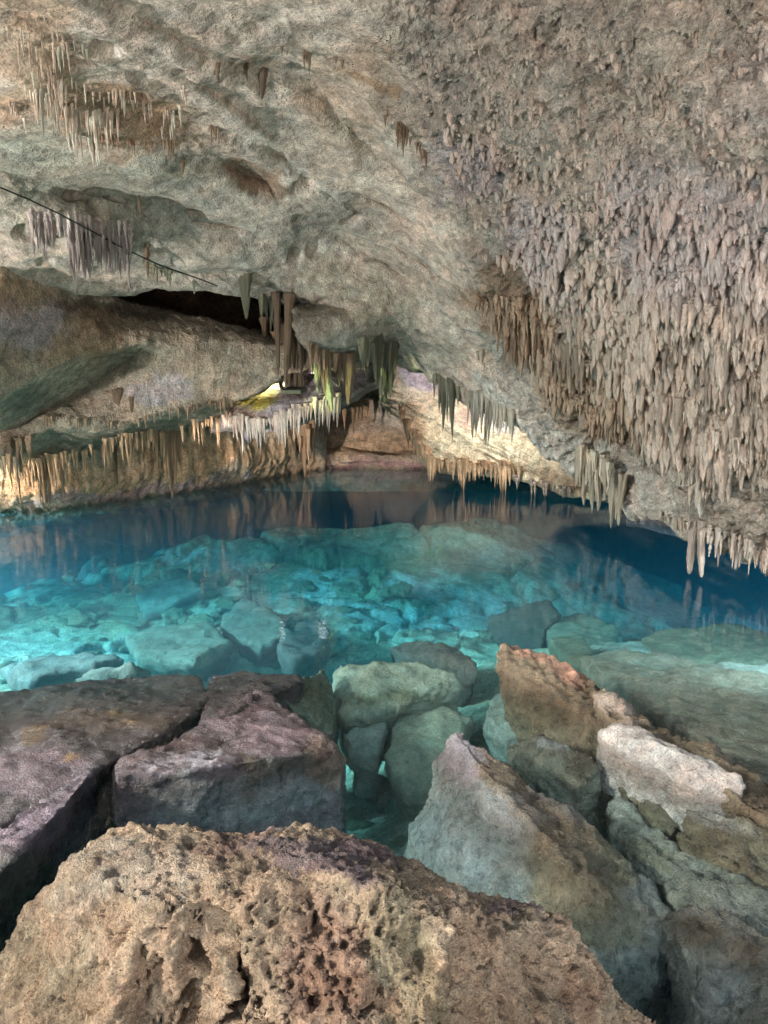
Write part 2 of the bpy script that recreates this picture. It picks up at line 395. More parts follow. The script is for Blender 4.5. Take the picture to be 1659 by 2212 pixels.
col = paint(wx, wy, lin(200,182,160), [
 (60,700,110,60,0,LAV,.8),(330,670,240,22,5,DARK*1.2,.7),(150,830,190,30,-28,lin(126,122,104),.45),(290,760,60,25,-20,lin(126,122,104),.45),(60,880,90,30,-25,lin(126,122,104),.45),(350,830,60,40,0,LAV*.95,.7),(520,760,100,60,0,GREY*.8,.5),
 (80,960,110,40,-8,lin(126,122,104),.45),(250,940,190,22,-12,lin(126,122,104),.45),(450,890,100,22,-12,lin(126,122,104),.45),(600,850,80,20,-20,lin(126,122,104),.45),(200,720,60,60,0,ORANGE*.8,.5),(0,640,100,40,0,ORANGE*.7,.5),  # grey-green bands paint the shade of the undercut ledges
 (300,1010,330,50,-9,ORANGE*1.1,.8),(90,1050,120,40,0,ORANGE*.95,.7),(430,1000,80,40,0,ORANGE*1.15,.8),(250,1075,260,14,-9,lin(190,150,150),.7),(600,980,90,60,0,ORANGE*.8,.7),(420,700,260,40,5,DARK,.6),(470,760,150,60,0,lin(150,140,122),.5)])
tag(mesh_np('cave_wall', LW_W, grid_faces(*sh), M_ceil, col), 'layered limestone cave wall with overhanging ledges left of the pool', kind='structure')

g_, h_g = np.meshgrid(np.linspace(0, 1, 120), np.linspace(.25, 6, 60))  # rock sheet added out of view to keep sun off the back
W = np.stack([-5.9 - 3.2 * g_, 8.6 + 12 * g_, h_g], -1); fw = W.reshape(-1, 3)
fw = fw + np.array([.9, .3, 0]) * (.5 * fbm(fw * .7 + 60, 5))[:, None]
tag(mesh_np('cave_wall', fw, grid_faces(*g_.shape), M_ceil, np.ones((len(fw), 1)) * lin(170, 152, 132)), 'unseen rear sheet of cave wall, added to block the sun', kind='structure')

# ================================================================= BACK OF THE CAVE
bk_rows = [[(-900,430,19),(1000,430,18),(2600,430,19)],
 [(-900,780,17.0),(640,780,15.4),(1000,780,14.6),(2600,780,16)],
 [(-900,900,16.4),(640,900,14.9),(860,900,14.8),(1000,900,14.7),(2600,900,15.5)],
 [(-900,975,16.2),(700,972,14.5),(830,980,14.6),(900,975,14.6),(2600,975,15.2)],
 [(-900,985,15.8),(700,984,14.2),(830,990,14.2),(900,985,14.3),(2600,985,15.2)],
 [(-900,1012,15.6),(700,1006,14.4),(830,1008,14.3),(900,1012,14.2),(2600,1012,15.0)],
 [(-900,1060,15.6),(830,1060,14.3),(2600,1060,15.0)]]
W = loft(bk_rows, -800, 2500, 700, [40, 60, 50, 10, 20, 12], 2)
Nn = grid_normals(W); sh = W.shape[:2]; fw = W.reshape(-1, 3)
d = .2 * fbm(fw * .6 + 3, 4) + .07 * fbm(np.stack([fw[:, 0] * .8, fw[:, 1] * .8, fw[:, 2] * 2.8], 1), 5, .6, True)
W = W + Nn * d.reshape(sh)[..., None]; BK_W = W.reshape(-1, 3)
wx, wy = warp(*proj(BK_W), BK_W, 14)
col = paint(wx, wy, lin(188, 162, 140), [(1700,900,760,500,0,lin(70,64,56),.95),(350,560,760,290,0,lin(90,72,58),.9),(800,960,140,20,0,ORANGE*1.1,.6),(760,900,90,30,0,BROWN,.6),(800,1000,180,9,0,lin(170,130,130),.7),(870,890,60,40,0,WARM,.6),(680,950,50,60,0,BROWN*.9,.6)])  # right part painted dark as shade, so its reflection stays dim
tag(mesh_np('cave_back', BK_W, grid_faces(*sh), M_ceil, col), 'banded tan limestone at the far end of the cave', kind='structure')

# lit ledge under the lamp, left of centre
lg_rows = [[(400,830,13.6),(560,770,12.4),(700,735,12.2),(860,730,12.6)],
 [(400,880,11.2),(470,874,11.2),(560,826,11.3),(620,795,11.3),(700,765,11.3),(780,755,11.3),(860,750,11.8)],
 [(400,905,12.4),(470,888,11.4),(515,870,10.6),(560,850,10.5),(620,838,10.45),(700,820,10.4),(780,790,10.8),(860,780,11.4)],
 [(400,925,12.4),(470,902,11.2),(515,892,10.1),(560,882,9.9),(620,876,9.85),(680,862,9.95),(720,850,10.2),(780,826,10.8),(860,800,11.4)],
 [(400,935,12.4),(470,922,11.2),(515,915,10.05),(560,915,9.85),(620,902,9.85),(680,880,9.95),(730,865,10.2),(790,835,10.8),(860,806,11.4)],
 [(400,950,11.5),(480,930,11.2),(560,930,11.2),(620,925,11.0),(680,905,11.2),(740,880,11.6),(790,850,12.2),(860,815,12.6)],
 [(400,930,13),(560,900,13),(700,880,13.6),(860,800,14)]]
W = loft(lg_rows, 455, 850, 330, [14, 30, 30, 14, 14, 10], 2)
Nn = grid_normals(W); sh = W.shape[:2]; fw = W.reshape(-1, 3)
d = .07 * fbm(fw * 1.5 + 3, 4) + .05 * fbm(np.stack([fw[:, 0] * 2.0, fw[:, 1] * 2, fw[:, 2] * 3], 1), 5, .6, True)
W = W + Nn * d.reshape(sh)[..., None]; LG_W = W.reshape(-1, 3)
wx, wy = warp(*proj(LG_W), LG_W, 8)
col = paint(wx, wy, lin(186, 172, 174), [(556,850,60,26,-22,lin(214,196,80),.95),(520,900,60,16,0,lin(196,160,130),.6),(640,905,160,12,-12,OLIVE*.7,.7),(700,880,60,14,-25,OLIVE*.5,.8),(790,830,70,16,-25,GREY*.7,.8)])  # olive bands paint the shade on the ledge's underside
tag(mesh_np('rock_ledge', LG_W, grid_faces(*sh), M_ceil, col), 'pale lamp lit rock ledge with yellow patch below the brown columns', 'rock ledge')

# lit rock slope right of centre, hanging over the water
rs_rows = [[(820,740,13.4),(1000,780,13),(1200,880,12.4),(1440,980,11.4)],
 [(820,800,13.2),(852,786,13.1),(900,790,12.9),(1000,840,12.6),(1200,940,11.8),(1440,1040,10.6)],
 [(820,840,13.0),(862,860,12.7),(900,880,12.4),(1000,925,12.0),(1100,970,11.7),(1200,1000,11.3),(1300,1050,10.7),(1440,1080,10.2)],
 [(820,860,13.0),(868,890,12.5),(890,925,12.3),(920,985,12.05),(945,1005,12.0),(1000,1003,11.9),(1100,1010,11.7),(1180,1035,11.3),(1300,1070,10.6),(1440,1100,10.0)],
 [(820,870,13.0),(868,900,12.5),(890,940,12.3),(920,1000,12.0),(945,1020,12.0),(1000,1022,11.9),(1100,1030,11.6),(1180,1050,11.2),(1300,1084,10.5),(1440,1115,9.9)],
 [(820,860,13.6),(868,880,13.6),(890,920,13.6),(920,990,13.2),(945,1012,13.2),(1000,1015,13.4),(1100,1022,13.2),(1180,1040,12.6),(1300,1070,12),(1440,1095,11.4)]]
W = loft(rs_rows, 826, 1440, 420, [20, 46, 40, 10, 10], 2)
Nn = grid_normals(W); sh = W.shape[:2]; fw = W.reshape(-1, 3)
q = np.stack([fw[:, 0] * .9 + fw[:, 2] * .9, fw[:, 1] * .9, fw[:, 2] * 2.8 + fw[:, 0] * 1.2], 1)
d = .08 * fbm(fw * 1.2 + 13, 4) + .09 * fbm(q, 5, .6, True)
W = W + Nn * d.reshape(sh)[..., None]; RS_W = W.reshape(-1, 3)
wx, wy = warp(*proj(RS_W), RS_W, 10)
col = paint(wx, wy, lin(206, 192, 164), [(905,815,60,22,25,lin(190,178,190),.8),(1060,900,60,20,30,LAV,.7),(950,1010,90,16,0,ORANGE*.8,.7),(890,920,30,60,0,ORANGE*.8,.6),(1180,1030,140,14,14,BROWN,.5),(1000,900,40,20,0,lin(190,150,140),.6)])
tag(mesh_np('rock_shelf', RS_W, grid_faces(*sh), M_ceil, col), 'brightly lit cream rock shelf hanging just above the dark water', 'rock shelf')

# pale rock strip seen low under the right-hand edge
st_rows = [[(1300,1060,10.6),(1440,1075,10.2),(1640,1110,9.8)],[(1300,1100,10.1),(1380,1104,9.9),(1440,1120,9.6),(1640,1160,8.9)],
 [(1300,1104,9.95),(1380,1112,9.75),(1440,1136,9.3),(1500,1152,8.9),(1640,1180,8.3)],[(1300,1130,10.1),(1380,1140,9.9),(1640,1200,8.9)]]
W = loft(st_rows, 1352, 1600, 160, [12, 16, 12], 1)
Nn = grid_normals(W); sh = W.shape[:2]; fw = W.reshape(-1, 3)
W = W + Nn * (.05 * fbm(fw * 3, 4)).reshape(sh)[..., None]; f3 = W.reshape(-1, 3)
tag(mesh_np('shore_rock', f3, grid_faces(*sh), M_ceil, np.ones((len(f3), 1)) * lin(205, 180, 190)), 'pale pink rock strip at the waterline behind the hanging right-hand edge', 'rock')

# ================================================================= POOL BED
bd = [(-400,1200,-5),(0,1140,-4),(0,1190,-2.6),(0,1300,-2),(0,1400,-1.3),(0,1470,-.85),(-300,1400,-1.5),(250,1160,-3.2),(250,1250,-1.5),(250,1400,-1.2),(480,1200,-1.7),(600,1240,-1.1),
 (830,1210,-1.0),(830,1300,-1.1),(830,1150,-.75),(830,1112,-.6),(1000,1150,-1.1),(620,1150,-.9),(1000,1290,-1.3),(1130,1190,-2.0),(1300,1200,-5),(1400,1340,-2.6),(1659,1250,-6),(1659,1340,-2.6),(2000,1300,-5),(2000,1500,-1),
 (1450,1390,-.85),(1659,1430,-.75),(1400,1470,-.6),(1600,1600,-.5),(1300,1350,-1.6),(1180,1320,-1.5),(850,1450,-1.25),(600,1440,-1.2),(450,1440,-1.0),(850,1600,-1.0),(800,1750,-1.5),(900,1850,-.8),(1000,1600,-.9),
 (1100,1550,-.8),(1300,1650,-.65),(1500,1900,-.6),(1659,2100,-.6),(1900,2100,-.5),(300,1700,-1.6),(0,1850,-1.6),(500,2200,-1),(-500,1900,-1),(1000,2200,-.8)]
bw = np.array([Pz(a, b, c) for a, b, c in bd])
pts = [tuple(p[:2]) for p in bw] + [(-9, 14), (0, 14.4), (9, 14), (-9, 8), (9, 8), (0, 17), (-5, 0), (5, 0), (0, .2)]
vals = [c for a, b, c in bd] + [-6, -6, -6, -6, -6, -6, -1, -.6, -.8]
bf = tps(pts, vals, 1e-3)
nx, ny = 760, 760
gx = np.linspace(-1, 1, nx); gx = (gx * .45 + np.sign(gx) * np.abs(gx) ** 1.8 * .55) * 14
gy = np.linspace(0, 1, ny) ** 1.5 * 20 - .6
GX, GY = np.meshgrid(gx, gy)
GZ = np.clip(bf(GX, GY), -6.5, -.42)
W = np.stack([GX, GY, GZ], -1); fw = W.reshape(-1, 3)
fl = fw * np.array([1, 1, 0])
wp = fl[:, :2] + .22 * np.stack([fbm(fl * 1.3, 4), fbm(fl * 1.3 + 9, 4)], 1) * 2
h1_, e1_ = plates(wp * np.array([.5, .8])); h2_, e2_ = plates(wp * np.array([1.3, 2.0]) + 7, 3)
d = .14 * fbm(fl * .9 + 2, 3) + .26 * h1_ - .16 * sstep(.10, 0, e1_) + (.09 * h2_ - .07 * sstep(.12, 0, e2_)) * sstep(-.15, .2, fbm(fl * .8 + 33, 3))
d += .035 * fbm(fl * 3.2 + 5, 5, .6, True) + .012 * fbm(fl * 12, 3, .65)
z = GZ.ravel() + d
z = np.minimum(z, -.25)
fw = np.c_[fw[:, :2], z]
qx, qy = proj(fw); wx, wy = warp(qx, qy, fl, 50)
col = paint(wx, wy, lin(188, 184, 160), [(250,1290,200,60,-10,OLIVE*1.1,.6),(800,1230,260,40,0,OLIVE*1.2,.7),(700,1185,120,22,0,lin(110,90,80),.7),(900,1310,300,50,5,PALE*1.1,.8),(450,1200,150,22,-8,PALE*1.2,.8),(200,1420,260,60,0,PALE*.95,.6),
 (600,1370,150,40,0,BROWN*.8,.6),(900,1380,80,30,0,BROWN*.7,.7),(1500,1400,180,35,10,lin(110,100,60),.85),(1500,1520,260,90,20,STONE*1.05,.7),(1050,1240,120,30,0,lin(130,95,75),.5),(1480,1350,110,15,0,PALE*1.2,.8),(1350,1450,120,40,0,STONE,.6)])
m1 = sstep(.05, .4, fbm(fl * 2.4 + 40, 6, .62))[:, None]; col = col * 1.12 * (1 - .55 * m1) + (lin(110, 98, 78)) * .55 * m1; col *= (.82 + .5 * _rand[(np.abs(h1_ * 997).astype(int)) & 255, 0])[:, None] ** .5
tag(mesh_np('pool_bed', fw, grid_faces(ny, nx), M_bed, col), 'rocky pool bed', kind='structure')

# ================================================================= WATER
mw = bpy.data.materials.new('pool_water'); mw.use_nodes = True; t = mw.node_tree; t.nodes.clear()
out = nd(t, 'ShaderNodeOutputMaterial'); L = t.links
lw_ = nd(t, 'ShaderNodeLayerWeight'); lw_.inputs['Blend'].default_value = .5
pw_ = nd(t, 'ShaderNodeMath'); pw_.operation = 'POWER'; pw_.inputs[1].default_value = 5; L.new(lw_.outputs['Facing'], pw_.inputs[0])
fr = nd(t, 'ShaderNodeMath'); fr.operation = 'MULTIPLY_ADD'; fr.inputs[1].default_value = .98; fr.inputs[2].default_value = .02; L.new(pw_.outputs[0], fr.inputs[0])
gl = nd(t, 'ShaderNodeBsdfGlossy'); gl.inputs['Roughness'].default_value = .008
tr = nd(t, 'ShaderNodeBsdfTransparent'); tr.inputs[0].default_value = (.98, 1, 1, 1)
mx = nd(t, 'ShaderNodeMixShader'); L.new(fr.outputs[0], mx.inputs[0]); L.new(tr.outputs[0], mx.inputs[1]); L.new(gl.outputs[0], mx.inputs[2])
tc = nd(t, 'ShaderNodeTexCoord'); mp = nd(t, 'ShaderNodeMapping'); mp.inputs['Scale'].default_value = (1, 2.0, 1); L.new(tc.outputs['Object'], mp.inputs[0])
n1 = nd(t, 'ShaderNodeTexNoise'); n1.inputs['Scale'].default_value = 4.5; n1.inputs['Detail'].default_value = 4; L.new(mp.outputs[0], n1.inputs['Vector'])
bp = nd(t, 'ShaderNodeBump'); bp.inputs['Strength'].default_value = 1; bp.inputs['Distance'].default_value = .0022
L.new(n1.outputs[0], bp.inputs['Height']); L.new(bp.outputs[0], gl.inputs['Normal']); L.new(bp.outputs[0], lw_.inputs['Normal'])
L.new(mx.outputs[0], out.inputs['Surface'])
va = nd(t, 'ShaderNodeVolumeAbsorption'); va.inputs['Color'].default_value = (.0, .775, .925, 1); va.inputs['Density'].default_value = .33
vs = nd(t, 'ShaderNodeVolumeScatter'); vs.inputs['Color'].default_value = (.25, .80, .96, 1); vs.inputs['Density'].default_value = .038; vs.inputs['Anisotropy'].default_value = .3
ad = nd(t, 'ShaderNodeAddShader'); L.new(va.outputs[0], ad.inputs[0]); L.new(vs.outputs[0], ad.inputs[1]); L.new(ad.outputs[0], out.inputs['Volume'])
bm = bmesh.new(); bmesh.ops.create_cube(bm, size=1)
for v in bm.verts: v.co = Vector((v.co.x * 29, (v.co.y + .5) * 21.5 - 1.2, (v.co.z - .5) * 8))
me = bpy.data.meshes.new('water'); bm.to_mesh(me); bm.free(); me.materials.append(mw)
wo = bpy.data.objects.new('water', me); C.objects.link(wo); tag(wo, 'clear turquoise pool water', kind='structure')

# ================================================================= BOULDERS
def hull_verts(bm, pts):
    vs = [bm.verts.new(Vector(p)) for p in pts]
    r = bmesh.ops.convex_hull(bm, input=vs)
    dead = [g for g in r['geom_interior'] + r['geom_unused'] if isinstance(g, bmesh.types.BMVert)]
    if dead: bmesh.ops.delete(bm, geom=list(set(dead)), context='VERTS')
def rock(name, hulls, voxel, m, colfn, disp, label, cat='boulder', group=None, smooth=0):
    bm = bmesh.new()
    tmpo = []
    for h in hulls:
        b2 = bmesh.new(); hull_verts(b2, h); mm = bpy.data.meshes.new('t'); b2.to_mesh(mm); b2.free(); bm.from_mesh(mm); bpy.data.meshes.remove(mm)
    bmesh.ops.recalc_face_normals(bm, faces=bm.faces)
    me = bpy.data.meshes.new('t'); bm.to_mesh(me); bm.free()
    o = bpy.data.objects.new('t', me); C.objects.link(o)
    md = o.modifiers.new('r', 'REMESH'); md.mode = 'VOXEL'; md.voxel_size = voxel
    dg = bpy.context.evaluated_depsgraph_get(); dg.update()
    ev = o.evaluated_get(dg).to_mesh()
    n = len(ev.vertices); v = np.empty(n * 3, np.float32); ev.vertices.foreach_get('co', v); v = v.reshape(-1, 3).astype(float)
    k = len(ev.polygons); lt = np.empty(len(ev.loops), np.int32); ev.loops.foreach_get('vertex_index', lt); f = lt.reshape(k, 4)
    o.evaluated_get(dg).to_mesh_clear(); bpy.data.objects.remove(o); bpy.data.meshes.remove(me)
    def normals(v):
        fn = np.cross(v[f[:, 2]] - v[f[:, 0]], v[f[:, 3]] - v[f[:, 1]])
        nn = np.zeros_like(v)
        for c in range(4): np.add.at(nn, f[:, c], fn)
        return nn / (np.linalg.norm(nn, axis=1)[:, None] + 1e-12)
    for _ in range(smooth):
        acc = np.zeros_like(v); cnt = np.zeros(n)
        for a, b in ((0, 1), (1, 2), (2, 3), (3, 0)):
            np.add.at(acc, f[:, a], v[f[:, b]]); np.add.at(cnt, f[:, a], 1)
        v = .5 * v + .5 * acc / cnt[:, None]
    nn = normals(v)
    v2 = v + nn * disp(v, nn)[:, None]
    c = colfn(v2, nn)
    cen = v2.mean(0)
    o = mesh_np(name, v2 - cen, f, m, c); o.location = cen
    tag(o, label, cat, group)
    return o
def roughd(a=.03, s=3, b=.012, s2=14, pits=0, ps=18, off=0, ridge_=.0):
    def fn(v, n):
        d = a * 1.6 * fbm(v * s + off, 4, .5) + b * fbm(v * s2 + off, 4, .65)
        tv = fbm(v * np.array([1.3, 1.3, 2.0]) * s * .45 + off + 60, 3) * 5; d += a * .55 * (np.floor(tv) + sstep(.8, 1, tv - np.floor(tv)))
        tv = fbm(v * s * 2.2 + off + 80, 3) * 3; d += b * .9 * (np.floor(tv) + sstep(.8, 1, tv - np.floor(tv)))
        if ridge_: d += ridge_ * fbm(v * s * 1.3 + off + 5, 4, .6, True)
        if pits:
            g = sstep(-.25, .35, fbm(v * 3.0 + off + 7, 3))
            w = worley(v * ps + .5 * fbm(v * 9, 2)[:, None]); d -= pits * sstep(.5, .15, w) * g
            w = worley(v * ps * 2.2); d -= pits * .45 * sstep(.5, .15, w) * (.3 + .7 * g)
        return d
    return fn
def colf(base, blobs=(), amp=18, top=None, sat=.68):
    def fn(v, n):
        px, py = proj(v); wx, wy = px + amp * fbm(v * 4, 6, .72) * 4.5, py + amp * fbm(v * 4 + 31, 6, .72) * 4.5
        c = paint(wx, wy, base, blobs)
        if top is not None:
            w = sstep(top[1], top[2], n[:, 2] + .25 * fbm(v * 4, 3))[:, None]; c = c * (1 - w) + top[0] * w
        l_ = c.mean(1)[:, None]; c = np.clip(l_ + (c - l_) * sat, .01, .9)
        return c * .92
    return fn
def pz(*l): return [tuple(Pz(a, b, c)) for a, b, c in l]
def pY(*l): return [tuple(P(a, b, c)) for a, b, c in l]
def drop(l, z): return [(p[0], p[1], z) for p in l]

# foreground boulder
top_ = pz((240,1800,.62),(300,1786,.64),(430,1779,.66),(560,1795,.66),(640,1800,.64),(820,1822,.60),(875,1878,.55),(960,1925,.52),(1010,1945,.52),(1110,1945,.46),(1195,1972,.42))
a1 = pz((140,1860,.58),(60,1985,.46),(0,2080,.32),(-160,2300,.1),(200,1890,.66),(330,1960,.70),(480,1930,.73),(700,1885,.74),(760,1890,.73),(960,1980,.64),(1080,2010,.56),(1240,2060,.34),(1330,2140,.2),(1440,2230,.05))
h1 = top_ + a1 + pz((180,2500,.36),(760,2500,.42),(1200,2500,.1)) + drop(pz((240,1800,.4),(1190,1980,.3)), -.6) + drop(pz((-100,2300,.1),(1440,2300,.05),(700,2600,.3)), -.4)
h1a = pz((240,1800,.62),(300,1786,.64),(430,1779,.66),(560,1795,.66),(700,1885,.735),(480,1930,.735),(330,1960,.71),(200,1890,.66),(140,1860,.58),(60,1985,.46),(0,2080,.32),(230,1995,.6),(215,2260,.42),(-200,2350,.05)) + drop(pz((240,1800,.5),(300,2400,.3),(-150,2350,.1)), -.5)
h1b = pz((560,1800,.64),(640,1805,.6),(820,1824,.57),(875,1880,.55),(960,1925,.54),(730,1878,.755),(760,1905,.74),(980,1990,.64),(840,2160,.55),(860,2500,.35),(540,2400,.42),(400,2500,.35),(500,1940,.72),(420,2000,.6)) + drop(pz((640,1805,.5),(875,1880,.5),(700,2500,.3)), -.5)
h1c = pz((820,1828,.56),(960,1925,.53),(1010,1945,.5),(1110,1947,.46),(1195,1975,.42),(1225,2030,.32),(1090,2010,.54),(960,1970,.62),(790,1905,.72),(1240,2060,.3),(1350,2160,.15),(1450,2240,.02),(1100,2200,.36),(1200,2500,.1),(830,2500,.35)) + drop(pz((960,1930,.4),(1195,1980,.3),(1450,2300,.05)), -.5)
def fgdisp(v, n):
    px, py = proj(v)
    d = .022 * fbm(v * 2.5, 4) + .030 * fbm(v * 6 + 3, 5, .62) + .020 * fbm(v * 16, 5, .7, True)
    tv = fbm(v * 3 + 22, 3) * 4; d += .016 * (np.floor(tv) + sstep(.7, 1, tv - np.floor(tv)))
    rough_ = sstep(-.35, .25, fbm(v * 3.2 + 7, 4)) * (.35 + .65 * sstep(1880, 1990, py))
    q = v + .05 * np.stack([fbm(v * 14, 3), fbm(v * 14 + 9, 3), fbm(v * 14 + 19, 3)], 1)
    d -= .038 * sstep(.05, .38, fbm(q * 19, 4, .6)) * rough_
    d -= .030 * sstep(.42, .15, worley(q * 24)) * rough_
    d -= .014 * sstep(.45, .15, worley(q * 55)) * (.35 + .65 * rough_)
    d += .007 * fbm(v * 42, 3, .7, True)
    g1 = blob(px, py, 470, 2080, 55, 130, -18, 3) + .8 * blob(px, py, 320, 2120, 35, 120, 0, 3) + .6 * blob(px, py, 900, 2030, 26, 70, -20, 3) + .9 * blob(px, py, 1190, 2120, 32, 90, -25, 3) + .6 * blob(px, py, 660, 1960, 20, 60, -12, 3)
    d -= .09 * g1 * sstep(-.35, .15, fbm(v * 9, 4, .6))
    return d
rock('boulder', [h1a, h1b, h1c], .0068, M_pit, colf(lin(210,178,142) * .92, [
 (280,1880,160,60,-15,lin(204,184,160),.8),(100,2120,130,110,0,lin(176,156,122),.7),(640,1850,160,30,8,PURPLE*1.2,.85),(780,1840,110,28,12,PURPLE*1.0,.9),(1110,1960,90,22,10,PURPLE,.8),(480,1815,110,22,0,lin(150,110,96),.5),
 (850,2080,100,180,-10,lin(180,168,128),.7),(1000,2180,160,60,0,lin(180,150,110),.5),(700,2100,90,150,0,lin(186,140,118),.6),(1250,2140,60,60,30,lin(130,90,66),.6),(760,2150,100,60,0,lin(176,128,96),.6)], 30, None, .74),
 fgdisp, 'huge pitted tan boulder filling the foreground, purplish on its far side', smooth=0)

# R2 : big dark slab in the left foreground, mostly a wet flat top
r2 = pz((246,1648,.06),(300,1622,.05),(470,1560,.02),(560,1494,.0),(575,1492,.0),(640,1545,.03),(700,1592,.04),(740,1620,.02),(560,1640,.09),(400,1665,.11),(250,1670,.10))
r2f = pY((745,1660,3.93),(742,1740,3.86),(690,1800,3.6),(560,1830,3.45),(250,1800,3.55),(235,1740,3.62))
rock('boulder', [r2 + r2f + drop(r2, -.9)], .014, M_slab, colf(lin(106,92,100), [(560,1560,140,50,15,lin(130,104,116),.7),(340,1620,160,40,-10,lin(104,80,76),.6),(500,1720,200,60,0,lin(128,134,138),.85),(700,1650,50,60,0,lin(140,110,84),.6),(540,1640,50,30,0,lin(80,56,48),.8),
 (540,1680,30,70,0,lin(96,84,66),.6),(400,1640,90,10,-16,lin(190,184,200),.6),(620,1650,60,24,0,lin(92,100,84),.6)]),
 roughd(.015, 3, .010, 16, .010, 20, 3, .008), 'large square cut boulder with wet purple top and grey front face behind the foreground boulder', smooth=0)
# R2b : the wide flat slab left of it, just awash
r2b = pz((-300,1530,-.05),(0,1492,-.05),(200,1468,-.055),(380,1452,-.06),(430,1462,-.05),(455,1500,-.012),(430,1540,-.01),(330,1590,.015),(250,1636,.05),(215,1632,.05),(168,1652,.06),(87,1694,.08),(0,1768,.10),(-300,1960,.14))
rock('flat_slab', [r2b + drop(r2b, -.35)], .016, M_slab, colf(lin(80,74,76), [(200,1500,260,40,-4,lin(84,92,92),.7),(240,1560,160,26,0,lin(122,98,70),.5),(60,1660,130,60,0,lin(124,102,114),.8),(40,1600,40,10,-25,lin(190,190,200),.7),(250,1540,14,6,0,lin(190,160,90),.8),(280,1560,20,6,0,lin(190,160,90),.7),(70,1590,40,14,-20,lin(140,110,60),.8),(160,1635,20,6,0,lin(170,130,70),.8)], 10),  # pale bluish streak at far left is a painted sky reflection
 roughd(.011, 2.6, .008, 13, .006, 16, 11, .009), 'broad dark wet slab half awash at the left edge of the pool', 'rock slab', smooth=0)
r2c = pz((455,1462,-.06),(500,1452,-.07),(640,1456,-.07),(660,1470,-.05),(600,1500,-.02),(560,1494,.03),(470,1560,.05),(430,1560,.03),(452,1510,-.02))
rock('flat_slab', [r2c + drop(r2c, -.4)], .016, M_wet, colf(lin(90,80,84), [(520,1480,90,20,0,lin(88,92,96),.6)], 10), roughd(.016, 3, .010, 15, .006, 18, 21, .01), 'small dark slab awash between the broad slab and the square cut boulder', 'rock slab', smooth=0)
# R3 : slab at the far left edge
r3 = pz((205,1662,.10),(185,1684,.12),(140,1739,.15),(65,1814,.19),(0,1889,.22),(-230,2080,.26),(-260,1985,.24),(0,1795,.16),(87,1718,.12),(170,1675,.10))
rock('leaning_slab', [r3 + drop(pz((205,1662,.0),(150,1720,.0),(0,1840,.1),(-260,2020,.1),(-260,1960,.1)), -.9)], .012, M_slab, colf(lin(112,98,110), [(60,1790,90,60,0,lin(150,128,150),.7),(60,1960,120,120,0,lin(92,96,86),.8)], 12),
 roughd(.018, 3, .010, 16, .008, 20, 31, .01), 'purple slab with dark undercut side at the left edge, beside the black gap', 'rock slab', smooth=0)
# R4 : tall grey triangular slab right of centre
r4 = pz((985,1582,.13),(1000,1580,.13),(1090,1640,.10),(1230,1745,.01),(1320,1830,-.10),(1420,1930,-.16),(1445,2010,-.20),(1400,2060,-.24),(1300,2110,-.24),(1150,2000,-.18),(1000,1920,-.24),(905,1870,-.30),(880,1800,-.36),(925,1720,-.22),(940,1640,-.06),(965,1600,.08),(1180,1800,.05),(1250,1900,.0),(1080,1700,.11))
rock('boulder', [r4 + drop(r4, -.95)], .014, M_wet, colf(lin(140,144,138), [(1010,1640,70,60,20,lin(138,124,138),.7),(1010,1800,110,110,0,lin(140,154,156),.8),(1090,1680,70,50,30,lin(112,96,66),.85),(1250,1900,110,130,20,lin(134,116,78),.8),(1330,1990,80,60,0,lin(128,118,84),.7),(1180,1780,80,50,30,lin(120,104,74),.6),(1330,1860,70,60,0,lin(110,110,80),.5)]),
 roughd(.03, 2.6, .014, 14, .012, 18, 41, .018), 'tall pointed grey slab with brown streaks rising from the water right of centre', smooth=0)
# R5 : pointed knobbly boulder and its long ridge
r5 = pY((1082,1392,4.75),(1100,1390,4.8),(1180,1412,4.7),(1245,1440,4.55),(1290,1480,4.45),(1350,1550,4.2),(1330,1580,4.0),(1100,1480,4.55),(1074,1420,4.65),(1090,1500,4.45),(1150,1570,4.15),(1250,1620,3.9),(1340,1600,3.85))
def knob(v, n):
    w = worley(v * np.array([13, 13, 8.])); return .05 * (.5 - w) + .03 * fbm(v * 4, 4) + .012 * fbm(v * 22, 3)
rock('boulder', [r5 + drop(pY((1120,1400,4.8),(1290,1480,4.5),(1330,1600,4.0),(1180,1560,4.2)), -.7)], .012, M_wet, colf(lin(134,116,86), [(1190,1430,100,16,18,lin(190,140,110),.8),(1240,1460,50,24,30,lin(190,130,100),.7),(1150,1540,80,50,0,lin(104,94,62),.6)], 10), knob,
 'knobbly brown boulder with pointed crest and orange edge standing out of the water', smooth=0)
r5b = pz((1270,1468,0.07),(1330,1500,0.11),(1420,1560,0.07),(1530,1630,0.03),(1670,1700,0.01),(1900,1830,0.0),(1850,1860,0.0),(1620,1740,0.05),(1500,1660,0.05),(1390,1600,0.09),(1310,1540,0.1))
rock('boulder', [r5b + drop(r5b, -.7)], .014, M_wet, colf(lin(128,112,84), [(1340,1530,60,30,30,lin(168,150,136),.7),(1480,1620,100,20,32,lin(110,96,66),.7)], 10), roughd(.03, 4, .016, 15, .01, 18, 51, .02),
 'long low brown ridge of rock running from the pointed boulder to the right edge', smooth=0)
r6 = pz((1288,1580,.10),(1330,1560,.14),(1380,1562,.16),(1420,1600,.17),(1520,1650,.15),(1600,1680,.12),(1608,1700,.08),(1570,1722,.04),(1500,1712,.06),(1400,1650,.06),(1330,1606,.05))
rock('tilted_slab', [r6 + drop(r6, -.22)], .012, M_wet, colf(lin(178,172,166), [(1560,1700,50,12,10,lin(190,170,160),.6)], 10), roughd(.014, 4, .008, 18, .006, 22, 61),
 'pale whitish slab tilted against the long ridge on the right', 'rock slab', smooth=0)
